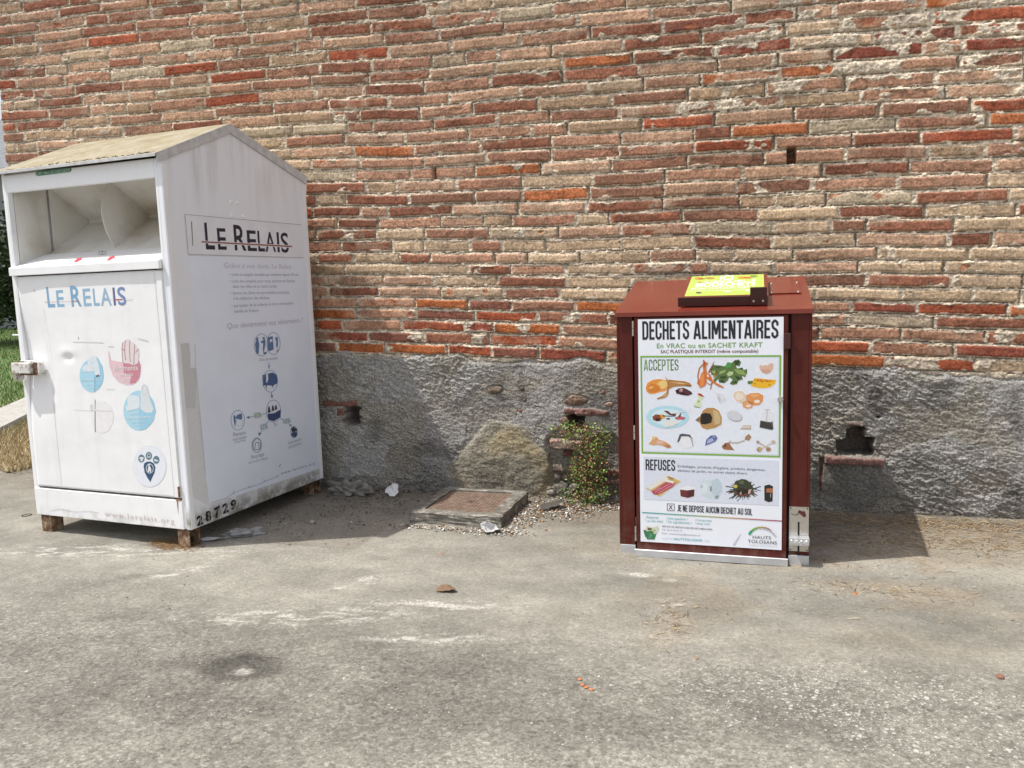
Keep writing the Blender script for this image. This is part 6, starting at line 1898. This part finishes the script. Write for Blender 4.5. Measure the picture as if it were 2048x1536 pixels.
def tree(name, label, x, y, h, r, trunk_h, cols, seed, n=5200, leaf=0.16, group=None):
    rng = np.random.default_rng(seed); rr = random.Random(seed)
    root = thing(name, label, 'tree', (x, y, 0), 0, group)
    t = MB()
    t.tube([(0, 0, -.05), (.04, .02, trunk_h * .5), (-.03, .05, trunk_h), (.05, 0, h * .7)], [r * .09, r * .07, r * .055, r * .02], 9)
    for k in range(7):
        a = k * .9 + rr.random(); z0 = trunk_h * rr.uniform(.75, 1.2)
        t.tube([(0, 0, z0), (r * .35 * math.cos(a), r * .35 * math.sin(a), z0 + (h - z0) * .3), (r * .7 * math.cos(a), r * .7 * math.sin(a), z0 + (h - z0) * rr.uniform(.4, .7))], [r * .035, r * .022, r * .008], 6)
    t.build('trunk', plain(name + '_bark_%d' % seed, (.10, .075, .05), .95, 0, .4, 20), root)
    cl = []
    for k in range(26):
        u = rng.normal(size=3); u /= np.linalg.norm(u)
        q = rng.uniform(.35, .95)
        cl.append((u * np.array([r, r, (h - trunk_h * .6) / 2]) * q + np.array([0, 0, (h + trunk_h * .6) / 2]), rng.uniform(.22, .42) * r))
    P, Cc = [], []
    for c, s in cl:
        m = n // 26
        P.append(c + rng.normal(size=(m, 3)) * s * .55)
        Cc.append(np.array(cols)[rng.integers(0, len(cols), m)] * rng.uniform(.7, 1.2) * rng.uniform(.75, 1.2, (m, 1)))
    co, q, c = leaf_cloud(np.concatenate(P), leaf, np.concatenate(Cc), rng, .1, .6)
    np_mesh('crown', co, q, M_LEAF, root, c, smooth=False)
    return root


GD = [(.035, .06, .02), (.05, .085, .025), (.025, .04, .018)]
tree('dark_tree', 'dark bushy evergreen behind the lawn left of the wall corner', -20.6, 14.2, 4.1, 1.9, .9, GD, 2, 9000, .17, 'trees behind the lawn')
tree('dark_tree', 'low dark shrubby tree at the far edge of the lawn', -23.5, 15.0, 3.4, 2.0, .5, GD, 3, 7000, .17, 'trees behind the lawn')
tree('dark_tree', 'dark tree standing in front of the grey house', -21.0, 17.2, 4.6, 2.2, .8, GD, 4, 8000, .18, 'trees behind the lawn')


def house():
    root = thing('grey_house', 'distant grey rendered house with grey roof seen past the wall corner', 'house', (-34.5, 26.0, 0), 0.835)
    MB().box(-6, 6, 0, 8, -.1, 7.4, 0).build('wall', plain('grey_house_render', (.30, .31, .31), .9, 0, .15, 2), root)
    rf = MB()
    rf.prism([(-6.4, -.5, 7.35), (-6.4, 4, 10.6), (-6.4, 4, 10.75), (-6.4, -.5, 7.5)], (12.8, 0, 0), 0)
    rf.prism([(-6.4, 8.5, 7.35), (-6.4, 4.001, 10.6), (-6.4, 4.001, 10.75), (-6.4, 8.5, 7.5)], (12.8, 0, 0), 0)
    rf.build('roof', plain('grey_slate', (.24, .25, .26), .8, 0, .25, 6), root)
    for sx in (-6, 5.999):
        MB().prism([(sx, .01, 7.4), (sx, 7.99, 7.4), (sx, 4, 10.55)], (.001 if sx < 0 else .001, 0, 0), 0).build('gable', plain('gable_render', (.30, .31, .31), .9, 0, .15, 2), root)
    gl = plain('dark_window_glass', (.03, .035, .04), .1, 0, .1, 5)
    for z in (1.0, 4.2):
        for x in (-4.2, -1.4, 1.4, 4.2):
            w_ = MB()
            for q in ((x - .6, x - .52, z, z + 1.5), (x + .52, x + .6, z, z + 1.5), (x - .52, x + .52, z, z + .08), (x - .52, x + .52, z + 1.42, z + 1.5)):
                w_.box(q[0], q[1], -.06, -.003, q[2], q[3], 0)
            f = w_.build('window', plain('window_frame_paint', (.7, .7, .68), .5), root)
            MB().box(x - .52, x + .52, -.03, -.004, z + .08, z + 1.42, 0).build('pane', gl, f)


house()
